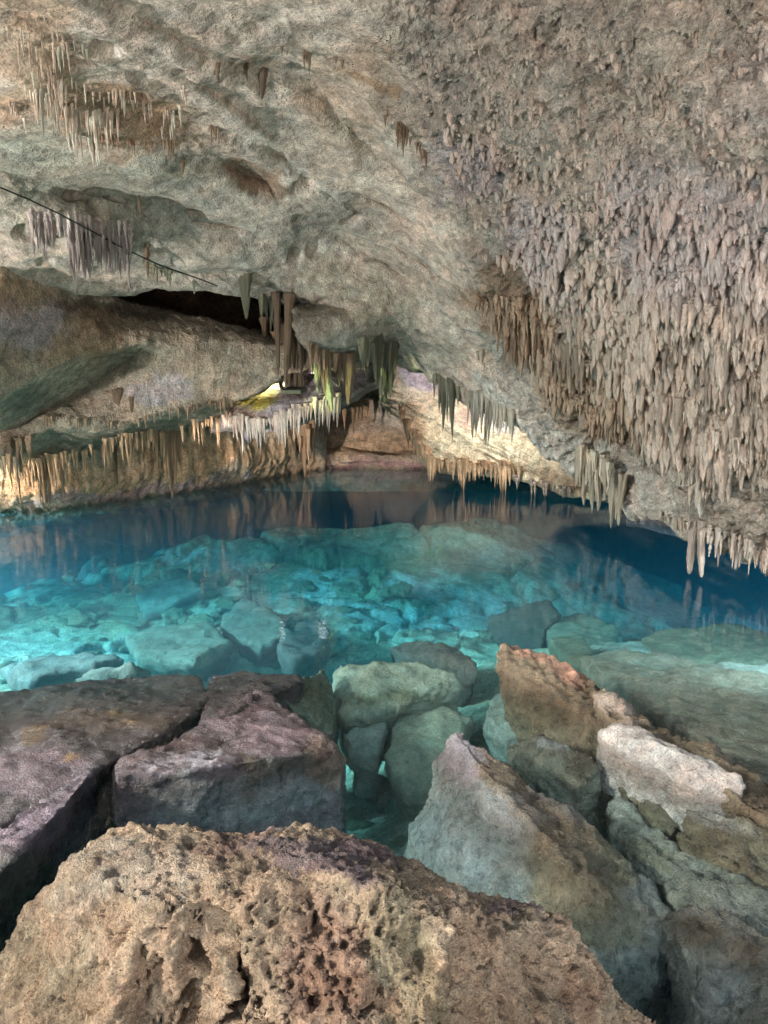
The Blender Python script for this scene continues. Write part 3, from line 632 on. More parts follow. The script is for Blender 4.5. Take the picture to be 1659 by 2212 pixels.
r6b = pz((1100,1612,-0.07),(1150,1590,-0.02),(1230,1602,-0.01),(1290,1640,-0.03),(1300,1670,-0.07),(1250,1690,-0.08),(1130,1640,-0.09))
rock('boulder', [r6b + drop(r6b, -.5)], .014, M_wet, colf(lin(124,130,112), [(1200,1605,60,12,8,lin(160,176,180),.8),(1260,1650,40,24,0,lin(80,70,48),.8)], 8), roughd(.02, 4, .012, 16, .01, 20, 71, .012),
 'low dark boulder with pale wet top between the grey slab and the whitish slab', smooth=0)
r7 = pz((1480,1766,-0.06),(1520,1740,-0.03),(1600,1760,-0.01),(1700,1800,0.0),(1900,1880,0.01),(1850,1960,-0.05),(1659,1905,-0.07),(1560,1830,-0.07),(1465,1800,-0.07))
rock('boulder', [r7 + drop(r7, -.7)], .014, M_wet, colf(lin(138,126,96), [(1560,1770,90,22,30,lin(178,178,168),.7),(1500,1830,60,40,0,lin(96,84,56),.5)], 10), roughd(.03, 4, .014, 16, .014, 20, 81, .015),
 'brown and grey boulder at the right edge below the whitish slab', smooth=0)
r7b = pz((1330,1700,-0.13),(1400,1680,-0.1),(1480,1690,-0.09),(1530,1720,-0.12),(1470,1760,-0.15),(1450,1800,-0.17),(1370,1740,-0.17))
rock('boulder', [r7b + drop(r7b, -.6)], .014, M_wet, colf(lin(120,112,84), [(1440,1700,60,16,10,lin(150,146,126),.6)], 8), roughd(.03, 4, .012, 16, .014, 20, 91, .012),
 'small brown block wedged under the whitish slab', smooth=0)
r8 = pz((1455,1990,-0.1),(1500,1965,-0.07),(1600,1990,-0.05),(1750,2050,-0.03),(1900,2200,-0.07),(1700,2400,-0.1),(1500,2300,-0.15),(1470,2120,-0.13))
rock('boulder', [r8 + drop(r8, -.7)], .012, M_wet, colf(lin(150,146,134), [(1500,2020,60,40,0,lin(130,106,72),.7),(1600,2060,50,40,0,lin(140,112,80),.6),(1560,2150,60,80,0,lin(170,168,164),.6)], 10), roughd(.035, 4, .014, 16, .012, 20, 101, .014),
 'grey and brown mottled boulder in the lower right corner', smooth=0)
r8b = pz((1330,1740,-0.19),(1450,1810,-0.16),(1560,1900,-0.15),(1659,1980,-0.13),(1900,2150,-0.14),(1800,2250,-0.14),(1560,2030,-0.14),(1440,1930,-0.15),(1350,1820,-0.15))
rock('boulder', [r8b + drop(r8b, -.7)], .014, M_wet, colf(lin(134,140,126), [(1400,1840,70,30,30,lin(104,104,70),.6),(1600,1980,110,20,34,lin(160,164,156),.7)], 10), roughd(.035, 3.4, .016, 15, .014, 20, 111, .03),
 'long grey green slab slanting down the right side between two boulders', 'rock slab', smooth=0)
# submerged blocks
r9 = pz((722,1448,-0.32),(800,1432,-0.22),(900,1425,-0.19),(985,1452,-0.21),(1000,1480,-0.29),(960,1515,-0.37),(860,1530,-0.35),(745,1545,-0.39),(720,1500,-0.39))
rock('submerged_boulder', [r9 + [(p[0] * .9, 4.9 + (p[1] - 4.9) * .4 + .25, -.9) for p in r9]], .02, M_sub, colf(lin(150,156,132), [(850,1510,100,14,0,lin(110,110,76),.6)], 10), roughd(.022, 3, .012, 12, .01, 14, 121, .01),
 'pale green block lying just under the surface in the middle', smooth=0)
r10 = pz((600,1500,-.06),(640,1462,-.10),(700,1440,-.2),(735,1500,-.3),(728,1590,-.4),(700,1585,-.35),(660,1545,-.2))
rock('submerged_boulder', [r10 + [(-.55 + (p[0] + .55) * .6, p[1] * .6 + 2.1, -1.2) for p in r10]], .02, M_sub, colf(lin(116,124,104), [(690,1500,30,30,0,lin(90,90,60),.5)], 10), roughd(.03, 3, .016, 12, .012, 14, 131, .012),
 'steep dark green stone under water right of the square cut boulder', smooth=0)
subs = [ # outline, label
 ([(1255,1428,-.34),(1350,1405,-.36),(1500,1440,-.32),(1700,1470,-.28),(1980,1600,-.22),(1980,1880,-.12),(1700,1730,-.13),(1420,1550,-.17)], lin(128, 124, 98), 'broad smooth grey green shelf under shallow water at the right edge'),
 ([(735,1590,-.55),(780,1555,-.5),(830,1570,-.5),(815,1610,-.55),(760,1620,-.6)], lin(150,160,140), 'rounded pale stone under water below the pale green block'),
 ([(830,1640,-.6),(870,1560,-.5),(960,1530,-.45),(1020,1560,-.5),(960,1640,-.55),(930,1720,-.6),(870,1720,-.65)], lin(150,156,120), 'olive stone under water left of the pointed grey slab'),
 ([(1050,1560,-.4),(1060,1500,-.45),(1110,1480,-.4),(1180,1540,-.3),(1200,1590,-.3),(1090,1600,-.4)], lin(140,152,134), 'green stone under water left of the knobbly boulder'),
 ([(830,1400,-.6),(900,1380,-.5),(990,1400,-.5),(1040,1450,-.4),(1000,1440,-.4),(880,1420,-.5)], lin(104,84,66), 'low brown stone under water behind the pale green block'),
 ([(1050,1335,-.9),(1110,1315,-.85),(1190,1300,-.7),(1210,1330,-.75),(1180,1365,-.8),(1120,1352,-.9)], lin(90,74,56), 'dark arrow shaped stone under water behind the knobbly boulder'),
 ([(1180,1345,-.9),(1250,1320,-.9),(1330,1360,-.8),(1330,1395,-.8),(1220,1410,-.6),(1180,1380,-.8)], lin(126,134,96), 'olive stone under water beside the dark arrow shaped stone'),
 ([(290,1290,-1.2),(330,1255,-1.1),(400,1250,-1.0),(440,1275,-1.0),(370,1310,-1.1),(310,1330,-1.2)], lin(140,136,104), 'flat olive stone under water left of centre'),
 ([(130,1280,-1.7),(200,1205,-1.3),(290,1180,-1.3),(350,1215,-1.4),(300,1300,-1.5),(240,1335,-1.6),(170,1330,-1.7)], lin(128,138,118), 'largest submerged slab on the left, grey green'),
 ([(-60,1330,-1.7),(0,1290,-1.6),(80,1310,-1.5),(60,1370,-1.5),(0,1400,-1.5),(-80,1390,-1.6)], lin(110,124,100), 'dark submerged slab at the left edge'),
 ([(480,1330,-1.0),(530,1295,-.95),(590,1320,-.95),(640,1370,-.85),(560,1400,-.9),(480,1370,-1)], lin(116,108,84), 'brownish stone under water left of the stone behind the steep dark green one'),
 ([(270,1380,-1.0),(350,1350,-.95),(450,1345,-.95),(500,1390,-.9),(420,1430,-.85),(300,1420,-.9)], lin(130,124,92), 'olive brown stone under water at centre left'),
 ([(0,1450,-.7),(90,1425,-.65),(200,1415,-.6),(270,1425,-.55),(200,1450,-.6),(60,1475,-.6)], lin(120,128,120), 'thin flat slab under water at the left edge behind the broad slab'),
 ([(150,1475,-.5),(200,1450,-.45),(290,1440,-.4),(330,1450,-.45),(260,1472,-.5)], lin(140,146,130), 'narrow pale slab under water just behind the broad wet slab'),
 ([(1180,1380,-.55),(1260,1390,-.5),(1300,1440,-.4),(1230,1430,-.4)], lin(112,120,84), 'small olive stone under water behind the knobbly crest'),
 ([(640,1350,-1.0),(690,1335,-1),(720,1370,-.9),(690,1420,-.8),(630,1430,-.8),(600,1400,-.8)], lin(110,92,80), 'brown stone under water behind the steep dark green stone'),
 ([(350,1225,-1.6),(450,1205,-1.5),(620,1200,-1.4),(780,1195,-1.4),(860,1215,-1.4),(700,1262,-1.35),(480,1275,-1.3),(360,1255,-1.4)], lin(140,140,96), 'wide yellowish shelf under water in the middle distance'),
 ([(590,1180,-1.9),(660,1162,-1.8),(770,1160,-1.8),(780,1185,-1.8),(700,1208,-1.8),(610,1200,-1.9)], lin(90,76,70), 'dark brown mound under water in the middle distance'),
 ([(1380,1385,-.7),(1450,1362,-.7),(1600,1360,-.7),(1760,1380,-.6),(1740,1440,-.6),(1560,1445,-.55),(1420,1425,-.6)], lin(124,116,72), 'brown weedy shelf under water at the right'),
 ([(1500,1450,-.5),(1600,1440,-.45),(1760,1450,-.4),(1760,1540,-.4),(1620,1520,-.4),(1520,1500,-.45)], lin(140,146,130), 'grey green slab under water at the right edge'),
]
for i, (pl, c, lab) in enumerate(subs):
    p_ = pz(*pl); yy = np.mean([q[1] for q in p_])
    mn = min(q[2] for q in p_)
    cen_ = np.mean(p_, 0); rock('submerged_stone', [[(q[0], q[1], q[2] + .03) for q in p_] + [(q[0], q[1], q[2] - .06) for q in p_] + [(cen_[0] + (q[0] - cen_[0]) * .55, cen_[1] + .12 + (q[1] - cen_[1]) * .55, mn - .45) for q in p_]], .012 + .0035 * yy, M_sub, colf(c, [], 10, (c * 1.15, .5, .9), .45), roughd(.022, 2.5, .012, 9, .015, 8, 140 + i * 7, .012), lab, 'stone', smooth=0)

# smaller loose stones on the bed: shared shapes, each its own object
protos = []
for k in range(6):
    r_ = np.random.default_rng(50 + k)
    pts_ = r_.normal(size=(16, 3)); pts_ /= np.linalg.norm(pts_, axis=1)[:, None]; pts_ *= np.array([1, .8, .45])
    o = rock('loose_stone', [[tuple(p) for p in pts_]], .07, M_sub, lambda v, n: np.ones((len(v), 1)) * lin(150, 146, 118), roughd(.10, 2, .04, 7, .05, 5, k * 9, .05), 'x', smooth=0)
    protos.append(o)
bedv = fw[:, :2]; bedz = fw[:, 2]
def bed_at(x, y):
    i = int(np.clip(np.searchsorted(gy, y), 0, ny - 1)); j = int(np.clip(np.searchsorted(gx, x), 0, nx - 1)); return bedz[i * nx + j]
zones = [(150,1220,700,1440,58,.10,.26,'loose stone on the turquoise pool bed left of centre','loose stones on the left part of the bed'),
 (700,1260,1350,1400,34,.08,.22,'loose stone on the bright bed in the middle of the pool','loose stones in the middle of the bed'),
 (740,1540,1080,1860,34,.05,.15,'small loose stone under water between the grey slab and the square cut boulder','loose stones in the channel between the boulders'),
 (1150,1640,1640,2060,20,.05,.13,'small loose stone under shallow water among the right-hand boulders','loose stones among the right boulders')]
first = set()
for (x0, y0, x1, y1, n, s0, s1, lab, grp) in zones:
    for k in range(n):
        px_, py_ = rng.uniform(x0, x1), rng.uniform(y0, y1)
        w_ = Pz(px_, py_, -1.2)
        for _ in range(3): w_ = Pz(px_, py_, bed_at(w_[0], w_[1]))
        i = rng.integers(0, 6)
        o = protos[i] if i not in first else protos[i].copy()
        if i in first: C.objects.link(o)
        first.add(i)
        s = rng.uniform(s0, s1) * rng.choice([.6, 1, 1.3])
        o.location = (w_[0], w_[1], w_[2] + s * .12); o.scale = (s, s * rng.uniform(.7, 1.2), s * rng.uniform(.6, 1.1)); o.rotation_euler = (rng.uniform(-.3, .3), rng.uniform(-.3, .3), rng.uniform(0, 6.28))
        tag(o, lab, 'stone', grp)
for i, o in enumerate(protos):
    if i not in first: bpy.data.objects.remove(o)

# ================================================================= STALACTITES
def stal_mesh(k, knobby=False, thick=False, nr=16, ns=10, ex=.58):
    r_ = np.random.default_rng(100 + k)
    t_ = -.18 + 1.18 * (1 - (1 - np.linspace(0, 1, nr)) ** 1.5); V = []
    ph = r_.uniform(0, 6.28, 3)
    for i, t in enumerate(t_):
        rad = (max(1 - t, 0)) ** (.8 if not (thick or knobby) else ex) * (1 + .25 * math.exp(-max(t + .18, 0) * 6)) * (1 if not knobby else (.85 + .3 * math.sin(t * 14 + ph[2]) * math.sin(t * 31 + ph[0]))) if t < 1 else .0
        rad *= 1 + (.12 if not knobby else .25) * math.sin(t * 21 + ph[0]) * math.sin(t * 9 + ph[1])
        ox = .35 * math.sin(t * 4 + ph[1]) * .3 + .5 * (r_.random() - .5) * .1; oy = .3 * math.sin(t * 3.3 + ph[2]) * .3
        for j in range(ns):
            a = j / ns * 2 * math.pi; fl_ = (.16 * math.sin(a * 5 + ph[2] + .8 * math.sin(t * 5)) + .10 * math.sin(a * 9 + ph[0])) if thick else 0
            rr = rad * (1 + fl_ + .16 * math.sin(a * 2 + ph[0]) + .10 * math.sin(a * 5 + ph[1] + t * 3)) + (r_.random() - .5) * (.12 if not knobby else .35) * (1 - abs(t)) * .8
            V.append((ox + rr * math.cos(a), oy + rr * math.sin(a), -t))
    Fc = []
    for i in range(nr - 1):
        for j in range(ns):
            Fc.append((i * ns + j, (i + 1) * ns + j, (i + 1) * ns + (j + 1) % ns, i * ns + (j + 1) % ns))
    return np.array(V), np.array(Fc)
KIND = {'thin': [stal_mesh(k) for k in range(6)], 'knob': [stal_mesh(20 + k, True, False, 20, 10) for k in range(8)], 'thick': [stal_mesh(40 + k, False, True, 28, 28) for k in range(4)]}
KIND['blunt'] = [stal_mesh(60 + k, False, True, 28, 24, .3) for k in range(4)]
KM = {}
def lump_mesh(k):
    r_ = np.random.default_rng(300 + k); nr, ns = 9, 8; V = []; ph = r_.uniform(0, 6.28, 4)
    for i, t in enumerate(np.linspace(0, 1, nr)):
        rad = math.sin(math.pi * min(t * .92 + .04, .98)) ** .7 * (1 - .35 * t) if i < nr - 1 else 0
        for j in range(ns):
            a = j / ns * 2 * math.pi
            rr = rad * (1 + .2 * math.sin(a * 2 + ph[0]) + .18 * math.sin(a * 3 + ph[1] + t * 5)) * (1 + (r_.random() - .5) * .45)
            V.append((rr * math.cos(a), rr * math.sin(a), .3 - 1.15 * t))
    Fc = [(i * ns + j, (i + 1) * ns + j, (i + 1) * ns + (j + 1) % ns, i * ns + (j + 1) % ns) for i in range(nr - 1) for j in range(ns)]
    return np.array(V), np.array(Fc)
KIND['lump'] = [lump_mesh(k) for k in range(10)]
def kind_mesh(kind, i):
    if (kind, i) not in KM:
        o = mesh_np('stalactite', KIND[kind][i][0], KIND[kind][i][1], M_drip); me = o.data; bpy.data.objects.remove(o); KM[(kind, i)] = me
    return KM[(kind, i)]
SURF = {}; SCOL = {'C': CEIL_COL}
for nm, Wv in (('C', CEIL_W), ('L', LW_W), ('G', LG_W), ('S', RS_W), ('B', BK_W)):
    a, b = proj(Wv)
    SURF[nm] = (a, b, Wv)
def at_surf(nm, px, py):
    a, b, Wv = SURF[nm]
    m = np.where((np.abs(a - px) < 14) & (np.abs(b - py) < 14))[0]
    if len(m) == 0: m = np.arange(len(a))
    dd = (a[m] - px) ** 2 + (b[m] - py) ** 2
    near = m[dd < dd.min() + 6]
    return near[np.argmin(Wv[near, 1])], Wv
specs = []   # (px, py, Y, length_px, radius_px, kind, colour, label, group)
def add(nm, px, py, ln, rad, kind, col, label, group, dY=0.0):
    i, Wv = at_surf(nm, px, py); Y = Wv[i, 1] + dY
    wq = .7 if (nm == 'C' and px > 1000 and py < 1130) else (.35 if nm == 'C' and 50 < px < 300 and 430 < py < 540 else .15)
    sc = SCOL[nm][i] if nm in SCOL else np.array(col)
    specs.append((px, py, Y, ln, rad, kind, (np.array(col) * (1.3 if nm == 'C' and px < 500 else 1.0)) * (1 - wq) + wq * sc * 1.08, label, group))
def line(nm, pts, n, l0, l1, r0, r1, kind, col, label, group, jit=6, dY=.02, jy=None, cjit=.14):
    pts = np.array(pts, float); seg = np.r_[0, np.cumsum(np.hypot(*np.diff(pts, axis=0).T))]
    cl = rng.uniform(0, seg[-1], max(3, n // 4))
    for k in range(n):
        s = rng.uniform(0, seg[-1]) if k % 3 == 0 else np.clip(cl[rng.integers(len(cl))] + rng.normal() * 7, 0, seg[-1]); x = np.interp(s, seg, pts[:, 0]) + rng.uniform(-1, 1) * jit; y = np.interp(s, seg, pts[:, 1]) + rng.uniform(-1, 1) * (jy if jy is not None else jit)
        ln = (l0 + (l1 - l0) * rng.random() ** 1.6) * (.55 + .9 * (.5 + .5 * math.sin(s * .045 + n) * math.sin(s * .11 + 2 * n)))
        add(nm, x, y, ln, (r0 + (r1 - r0) * rng.random()) * (.7 + .3 * ln / l1), kind, np.array(col) * (1 + cjit * rng.normal()), label, group, dY)
def area(nm, pts_, n, l0, l1, r0, r1, kind, col, label, group, dY=.04):
    (x0, y0), (x1, y1), (x2, y2), (x3, y3) = pts_
    for k in range(n):
        for _t in range(6):
            u, v = rng.random(), rng.random()
            if kind != 'lump' or rng.random() < .12 + 1.1 * max(0, .5 + .5 * math.sin(u * 9 + n) * math.sin(v * 8 + 3 * u + n * .7) + .25 * math.sin(u * 23 + v * 17)): break
        x = (x0 * (1 - u) + x1 * u) * (1 - v) + (x3 * (1 - u) + x2 * u) * v; y = (y0 * (1 - u) + y1 * u) * (1 - v) + (y3 * (1 - u) + y2 * u) * v
        ln = (l0 + (l1 - l0) * rng.random() ** (1.6 if kind != 'lump' else 2.4) * (1 if kind != 'lump' else 1.5)) * (.45 + .55 * min(1, v * 3)) * (.6 + .8 * (.5 + .5 * math.sin(x * .031 + 1) * math.sin(y * .027 + x * .01)))
        add(nm, x, y, ln, (r0 + (r1 - r0) * rng.random()) * (.6 + .4 * ln / l1), kind, np.array(col) * (1 + .12 * rng.normal()), label, group, dY)
DB = lin(154, 130, 106); PB = lin(212, 192, 178); LV = lin(196, 182, 180); OR = lin(190, 156, 124); GR = lin(120, 122, 100); YB = lin(186, 162, 118)
# single, clearly separate ones first
H = [
 ('C',530,602,82,11,'thick',GR*1.1,'grey stalactite tusk hanging alone in the dark crevice'),
 ('C',470,145,36,6,'thin',DB,'short stalactite standing alone at upper centre left'),
 ('C',532,140,30,5,'thin',DB*.8,'small dark stalactite left of the broad toothed one'),
 ('C',566,160,46,10,'thick',DB*.8,'broad dark stalactite tooth under the arched roof edge'),
 ('C',318,540,56,7,'knob',DB,'brown stalactite just right of the purple curtain'),
 ('C',300,424,42,5,'knob',DB,'short brown knob hanging on the smooth green ceiling'),
 ('C',394,346,30,5,'knob',DB,'tiny stalactite below the toothed left cluster'),
 ('C',976,828,128,9,'thin',GR*1.0,'longest dark stalactite of the row in front of the lit shelf'),
 ('L',254,858,96,8,'thin',DB*1.0,'tall thin column on the left wall between the two ledges'),
 ('L',284,868,62,5,'thin',DB,'thin column right of the tall one on the left wall'),
 ('L',248,968,88,4,'thin',BROWN*.8,'dark curved root like stalactite on the lower left wall'),
 ('C',1498,1142,104,9,'blunt',PB*1.05,'left one of the long pale pair reaching the water at right'),
 ('C',1518,1142,112,9,'blunt',PB*1.05,'right one of the long pale pair reaching the water at right'),
 ('C',1555,1160,70,6,'thin',PB*.95,'longer stalactite just right of the pale pair'),
 ('C',1340,1040,100,12,'thick',YB,'longest yellowish stalactite with its tip over the water'),
]
for h in H:
    nm, px_, py_, ln, rd, kd, c, lab = h; add(nm, px_, py_, ln, rd, kd, c, lab, None, .0)
HERO = len(specs)
specs.append((703, 772, 9.7, 116, 15, 'thick', lin(205, 208, 165), 'bright green lit stalactite hanging at the cave centre', None))
specs.append((684, 785, 9.75, 60, 7, 'thick', lin(200, 205, 165), 'small pale green stalactite left of the bright green one', None))
specs.append((730, 772, 9.9, 56, 10, 'thick', lin(180, 168, 140), 'tan stalactite right of the bright green one', None))
specs.append((751, 780, 9.8, 92, 14, 'thick', DB * .85, 'broad brown stalactite right of the green lit group', None))
specs.append((823, 800, 10.3, 62, 8, 'thick', lin(214, 206, 176), 'white tipped stalactite left of the lit triangular gap', None))
specs.append((836, 790, 10.4, 50, 8, 'knob', lin(200, 190, 160), 'short white tipped stalactite against the dark pillar', None))
specs.append((523, 940, 12.5, 96, 13, 'blunt', lin(200, 190, 200), 'white column standing in the water below the lit ledge', None))
specs.append((624, 668, 9.55, 168, 11, 'thick', lin(150,128,106), 'broad brown column ending above the hanging black panel', None))
specs.append((598, 660, 9.7, 146, 9, 'thick', lin(140,120,100), 'brown column left of the broadest one by the panel', None))
specs.append((650, 725, 9.8, 80, 8, 'thick', lin(130,112,94), 'brown column right of the broadest one by the panel', None))
specs.append((835, 760, 10.5, 110, 14, 'knob', GR * .7, 'dark pillar stalactite beside the lit triangular gap', None))
# clusters
PV = lin(222, 202, 184)
area('C', [(10,40),(120,30),(200,210),(60,200)], 60, 20, 62, 2.6, 4.6, 'knob', PV, 'pale stalactite in the scattered upper left group', 'scattered upper left stalactites')
area('C', [(70,45),(190,80),(190,110),(80,110)], 10, 26, 44, 3.5, 5, 'thin', PV, 'small separate spike high in the upper left', 'spikes high in the upper left')
line('C', [(60,190),(110,215),(160,235),(200,245),(250,235)], 75, 26, 84, 2.8, 5, 'thin', PV*1.05, 'bright stalactite in the pale upper left fringe', 'pale upper left fringe', 8)
line('C', [(115,270),(160,290),(205,305)], 12, 30, 60, 4, 6, 'thin', PV*1.1, 'bright stalactite at the lower corner of the pale left fringe', 'lower corner of the pale left fringe', 6)
line('C', [(200,205),(260,195),(320,225),(370,240)], 60, 14, 40, 2.4, 4, 'knob', PV, 'knobby stalactite above the brown hollow at upper left', 'knobby row above the brown hollow', 7)
line('C', [(215,290),(300,305),(390,300)], 60, 10, 34, 2, 3.4, 'thin', DB, 'small brown stalactite in the fringe under the brown hollow', 'fringe under the brown hollow', 5)
line('C', [(345,250),(360,275),(400,190)], 8, 26, 48, 3, 4.5, 'thin', PV, 'slim stalactite right of the brown hollow', 'slim stalactites right of the hollow', 7)
line('C', [(453,270),(470,275)], 3, 30, 42, 3, 4, 'thin', DB, 'thin stalactite beside the hollow and the smooth ceiling', 'thin pair beside the hollow', 3)
line('C', [(0,215),(30,225),(55,265)], 12, 16, 34, 3, 5, 'knob', PB, 'knobby stalactite at the left border', 'knobs at the left border', 6)
line('C', [(575,105),(590,98),(625,108),(700,118),(785,140)], 12, 14, 40, 3, 5, 'thin', DB*.8, 'small dark stalactite along the arched roof edge', 'small stalactites along the arched roof edge', 4)
area('C', [(62,450),(280,485),(285,530),(66,485)], 90, 50, 110, 5, 8, 'knob', LV*.95, 'purplish stalactite in the curtain at left', 'purplish stalactite curtain', .0)
line('C', [(150,510),(195,520)], 7, 85, 118, 4.5, 6, 'thin', LV*1.05, 'long pale tip at the middle of the purplish curtain', 'long tips of the purplish curtain', 3, -.03)
line('C', [(300,560),(340,575),(420,600)], 7, 16, 40, 4, 6, 'knob', GR, 'grey stub right of the purplish curtain', 'grey stubs right of the curtain', 5)
line('C', [(562,640),(600,648)], 8, 52, 80, 4, 6.5, 'thin', GR*1.1, 'grey stalactite in the small bunch in the crevice', 'bunch in the crevice', 3)
line('C', [(825,248),(850,262),(890,300),(935,355)], 15, 18, 38, 3, 4.5, 'thin', BROWN*.9, 'dark brown spike along the diagonal roof ridge', 'spikes along the diagonal roof ridge', 3, -.03)
line('L', [(570,700),(600,722),(650,735)], 34, 50, 120, 5, 9, 'thick', DB*.8, 'brown column in the mass above the lit ledge', 'brown columns above the lit ledge', 8, -.2)
line('C', [(655,745),(700,768),(760,778)], 22, 20, 60, 4, 8, 'thick', DB*.9, 'brown stalactite around the green lit one', 'brown stalactites around the green lit one', 7, -.05)
line('C', [(775,742),(800,735),(850,750)], 16, 45, 100, 5, 9, 'thick', GR*.85, 'dark stalactite in the group left of the triangular gap', 'dark group left of the triangular gap', 6, -.05)
line('C', [(940,815),(1000,845),(1060,870),(1110,900)], 80, 32, 88, 3.5, 6.5, 'thin', GR*1.05, 'dark stalactite in the row in front of the lit shelf', 'dark row in front of the lit shelf', 6, .0)
line('S', [(905,960),(935,990),(980,1000),(1060,1005),(1120,1015)], 100, 16, 54, 3, 6, 'thin', OR*1.0, 'orange stalactite in the fringe under the lit shelf', 'orange fringe under the lit shelf', 5, -.06, 8)
line('S', [(1110,1030),(1180,1045),(1240,1060)], 22, 14, 34, 4, 6, 'knob', PB*.7, 'small stalactite at the right end of the shelf edge', 'right end of the shelf edge', 5, -.06)
line('S', [(866,880),(890,930),(920,975)], 22, 18, 48, 4, 7, 'thin', OR*.75, 'stalactite down the slanting left edge of the lit shelf', 'slanting left edge of the lit shelf', 5, -.08)
area('C', [(1240,960),(1300,985),(1360,1050),(1270,1030)], 80, 40, 90, 5, 9, 'thick', YB, 'yellowish stalactite in the thick cluster above the water', 'yellowish cluster above the water', -.1)
line('C', [(1385,1095),(1480,1130)], 20, 8, 22, 2.5, 4, 'thin', DB, 'tiny stalactite over the pale strip of shore', 'tiny stalactites over the pale strip', 4, -.02)
line('C', [(1480,1130),(1530,1145),(1600,1170),(1700,1210)], 60, 18, 56, 4, 7, 'knob', PB*.75, 'brown stalactite along the low right edge', 'brown stalactites along the low right edge', 8, -.03)
line('C', [(1600,1185),(1659,1200)], 8, 35, 58, 4, 6, 'thin', PB*.8, 'slim stalactite at the right border over the water', 'slim stalactites at the right border', 4, -.03)
area('C', [(1020,640),(1120,640),(1330,830),(1120,760)], 230, 20, 62, 4.5, 9, 'knob', DB*1.15, 'brown stalactite on the upper part of the dripstone slope', 'brown stalactites on the upper dripstone slope', -.03)
area('C', [(1120,780),(1330,850),(1450,980),(1280,900)], 190, 20, 58, 4.5, 9, 'knob', DB*.95, 'dark brown stalactite on the lower part of the dripstone slope', 'dark brown stalactites on the lower dripstone slope', -.03)
LUMP = 'rounded lump on the knobbly right part of the ceiling'; LG_ = 'rounded lumps of the knobbly right ceiling'
area('C', [(1020,480),(1659,330),(1700,760),(1250,720)], 1500, 12, 40, 6, 12, 'lump', PB*.98, LUMP, LG_, .02)
area('C', [(900,120),(1700,-20),(1700,420),(1050,560)], 1500, 9, 22, 5, 10, 'lump', PB*.95, LUMP, LG_, .03)
area('C', [(1250,620),(1700,560),(1720,1000),(1480,1050)], 1500, 18, 60, 6, 13, 'lump', PB*.98, LUMP, LG_, .01)
area('C', [(1060,640),(1250,640),(1500,1020),(1180,860)], 700, 16, 50, 5, 11, 'lump', DB*1.1, LUMP, LG_, .01)
area('C', [(1350,600),(1700,560),(1700,1000),(1470,1020)], 330, 26, 70, 5, 10, 'knob', PB*.98, 'pale knobby drip on the right side of the ceiling', 'pale knobby drips on the right', -.02)
line('L', [(95,902),(165,908),(260,915),(320,900),(430,876),(500,865)], 50, 9, 24, 2, 3.5, 'thin', DB, 'small spike along the middle ledge of the left wall', 'small spikes along the middle ledge', 3, -.03)
line('L', [(0,930),(30,965),(60,950)], 10, 30, 70, 5, 8, 'knob', DB*1.1, 'brown stalactite at the left border above the water', 'brown stalactites at the left border', 6, -.05)
line('L', [(0,990),(80,1005),(150,985),(260,950),(350,937),(425,920),(490,900)], 150, 14, 56, 2.6, 4.8, 'thin', OR*1.08, 'orange stalactite along the lowest ledge of the left wall', 'orange fringe along the lowest left ledge', 6, -.3, 9)
line('L', [(335,945),(385,950)], 16, 70, 112, 4, 7, 'thin', OR*.8, 'long orange stalactite in the bunch reaching the water at left', 'long orange bunch at left', 4, -.3)
line('L', [(0,1010),(60,1010),(160,1010)], 18, 50, 84, 5, 8, 'knob', OR*.8, 'stout stalactite standing over the water at the far left', 'stout stalactites at the far left', 6, -.3)
line('G', [(485,905),(560,912),(620,898),(680,872),(735,858)], 110, 18, 58, 3, 6, 'thin', PB*1.1, 'pale stalactite in the fringe under the lamp lit ledge', 'pale fringe under the lamp lit ledge', 5, -.06)
line('B', [(590,930),(650,930),(700,900)], 18, 50, 100, 5, 8, 'thick', OR*.75, 'brown column against the far wall', 'brown columns against the far wall', 10, -1.4, 20)
line('B', [(700,895),(740,880),(830,860)], 10, 24, 70, 4, 7, 'thin', BROWN*.8, 'dark stalactite in front of the far wall', 'dark stalactites in front of the far wall', 10, -1.2, 12)
line('C', [(1030,760),(1045,765)], 4, 24, 36, 4, 6, 'thin', DB*.8, 'brown stalactite above the dark row on the green slope', 'stalactites above the dark row', 4)
order = sorted(range(len(specs)), key=lambda i: -(specs[i][3] * specs[i][4] * (.2 if specs[i][5] == 'lump' else 1) + (1e6 if specs[i][8] is None else 0)))
keep = set(order[:300])
SV, SF, SC, off = [], [], [], 0
for i, (px_, py_, Y, ln, rd, kd, c, lab, grp) in enumerate(specs):
    p0 = P(px_, py_, Y); Lm = ln * Y / F * 1.0; r = rd * Y / F * .95
    vi = rng.integers(0, len(KIND[kd])); rz = rng.uniform(0, 6.28); tx, ty = rng.normal() * .03, rng.normal() * .03
    c = np.clip(c, .01, .85)
    if i in keep:
        o = bpy.data.objects.new('stalactite', kind_mesh(kd, int(vi))); C.objects.link(o)
        o.location = p0; o.scale = (r, r, Lm); o.rotation_euler = (tx, ty, rz); o.color = (*c, 1)
        tag(o, lab, 'stalactite', grp)
    else:
        V, Fc = KIND[kd][int(vi)]
        v = V * np.array([r, r, Lm]); ca, sa = math.cos(rz), math.sin(rz)
        v = np.c_[v[:, 0] * ca - v[:, 1] * sa + tx * v[:, 2], v[:, 0] * sa + v[:, 1] * ca + ty * v[:, 2], v[:, 2]] + p0
        SV.append(v); SF.append(Fc + off); SC.append(np.repeat(c[None], len(v), 0)); off += len(v)
o = mesh_np('small_dripstone', np.concatenate(SV), np.concatenate(SF), M_dripv, np.concatenate(SC))
tag(o, 'countless small drips and nubs of dripstone covering the ceiling slope and ledge edges', 'dripstone', kind='stuff')

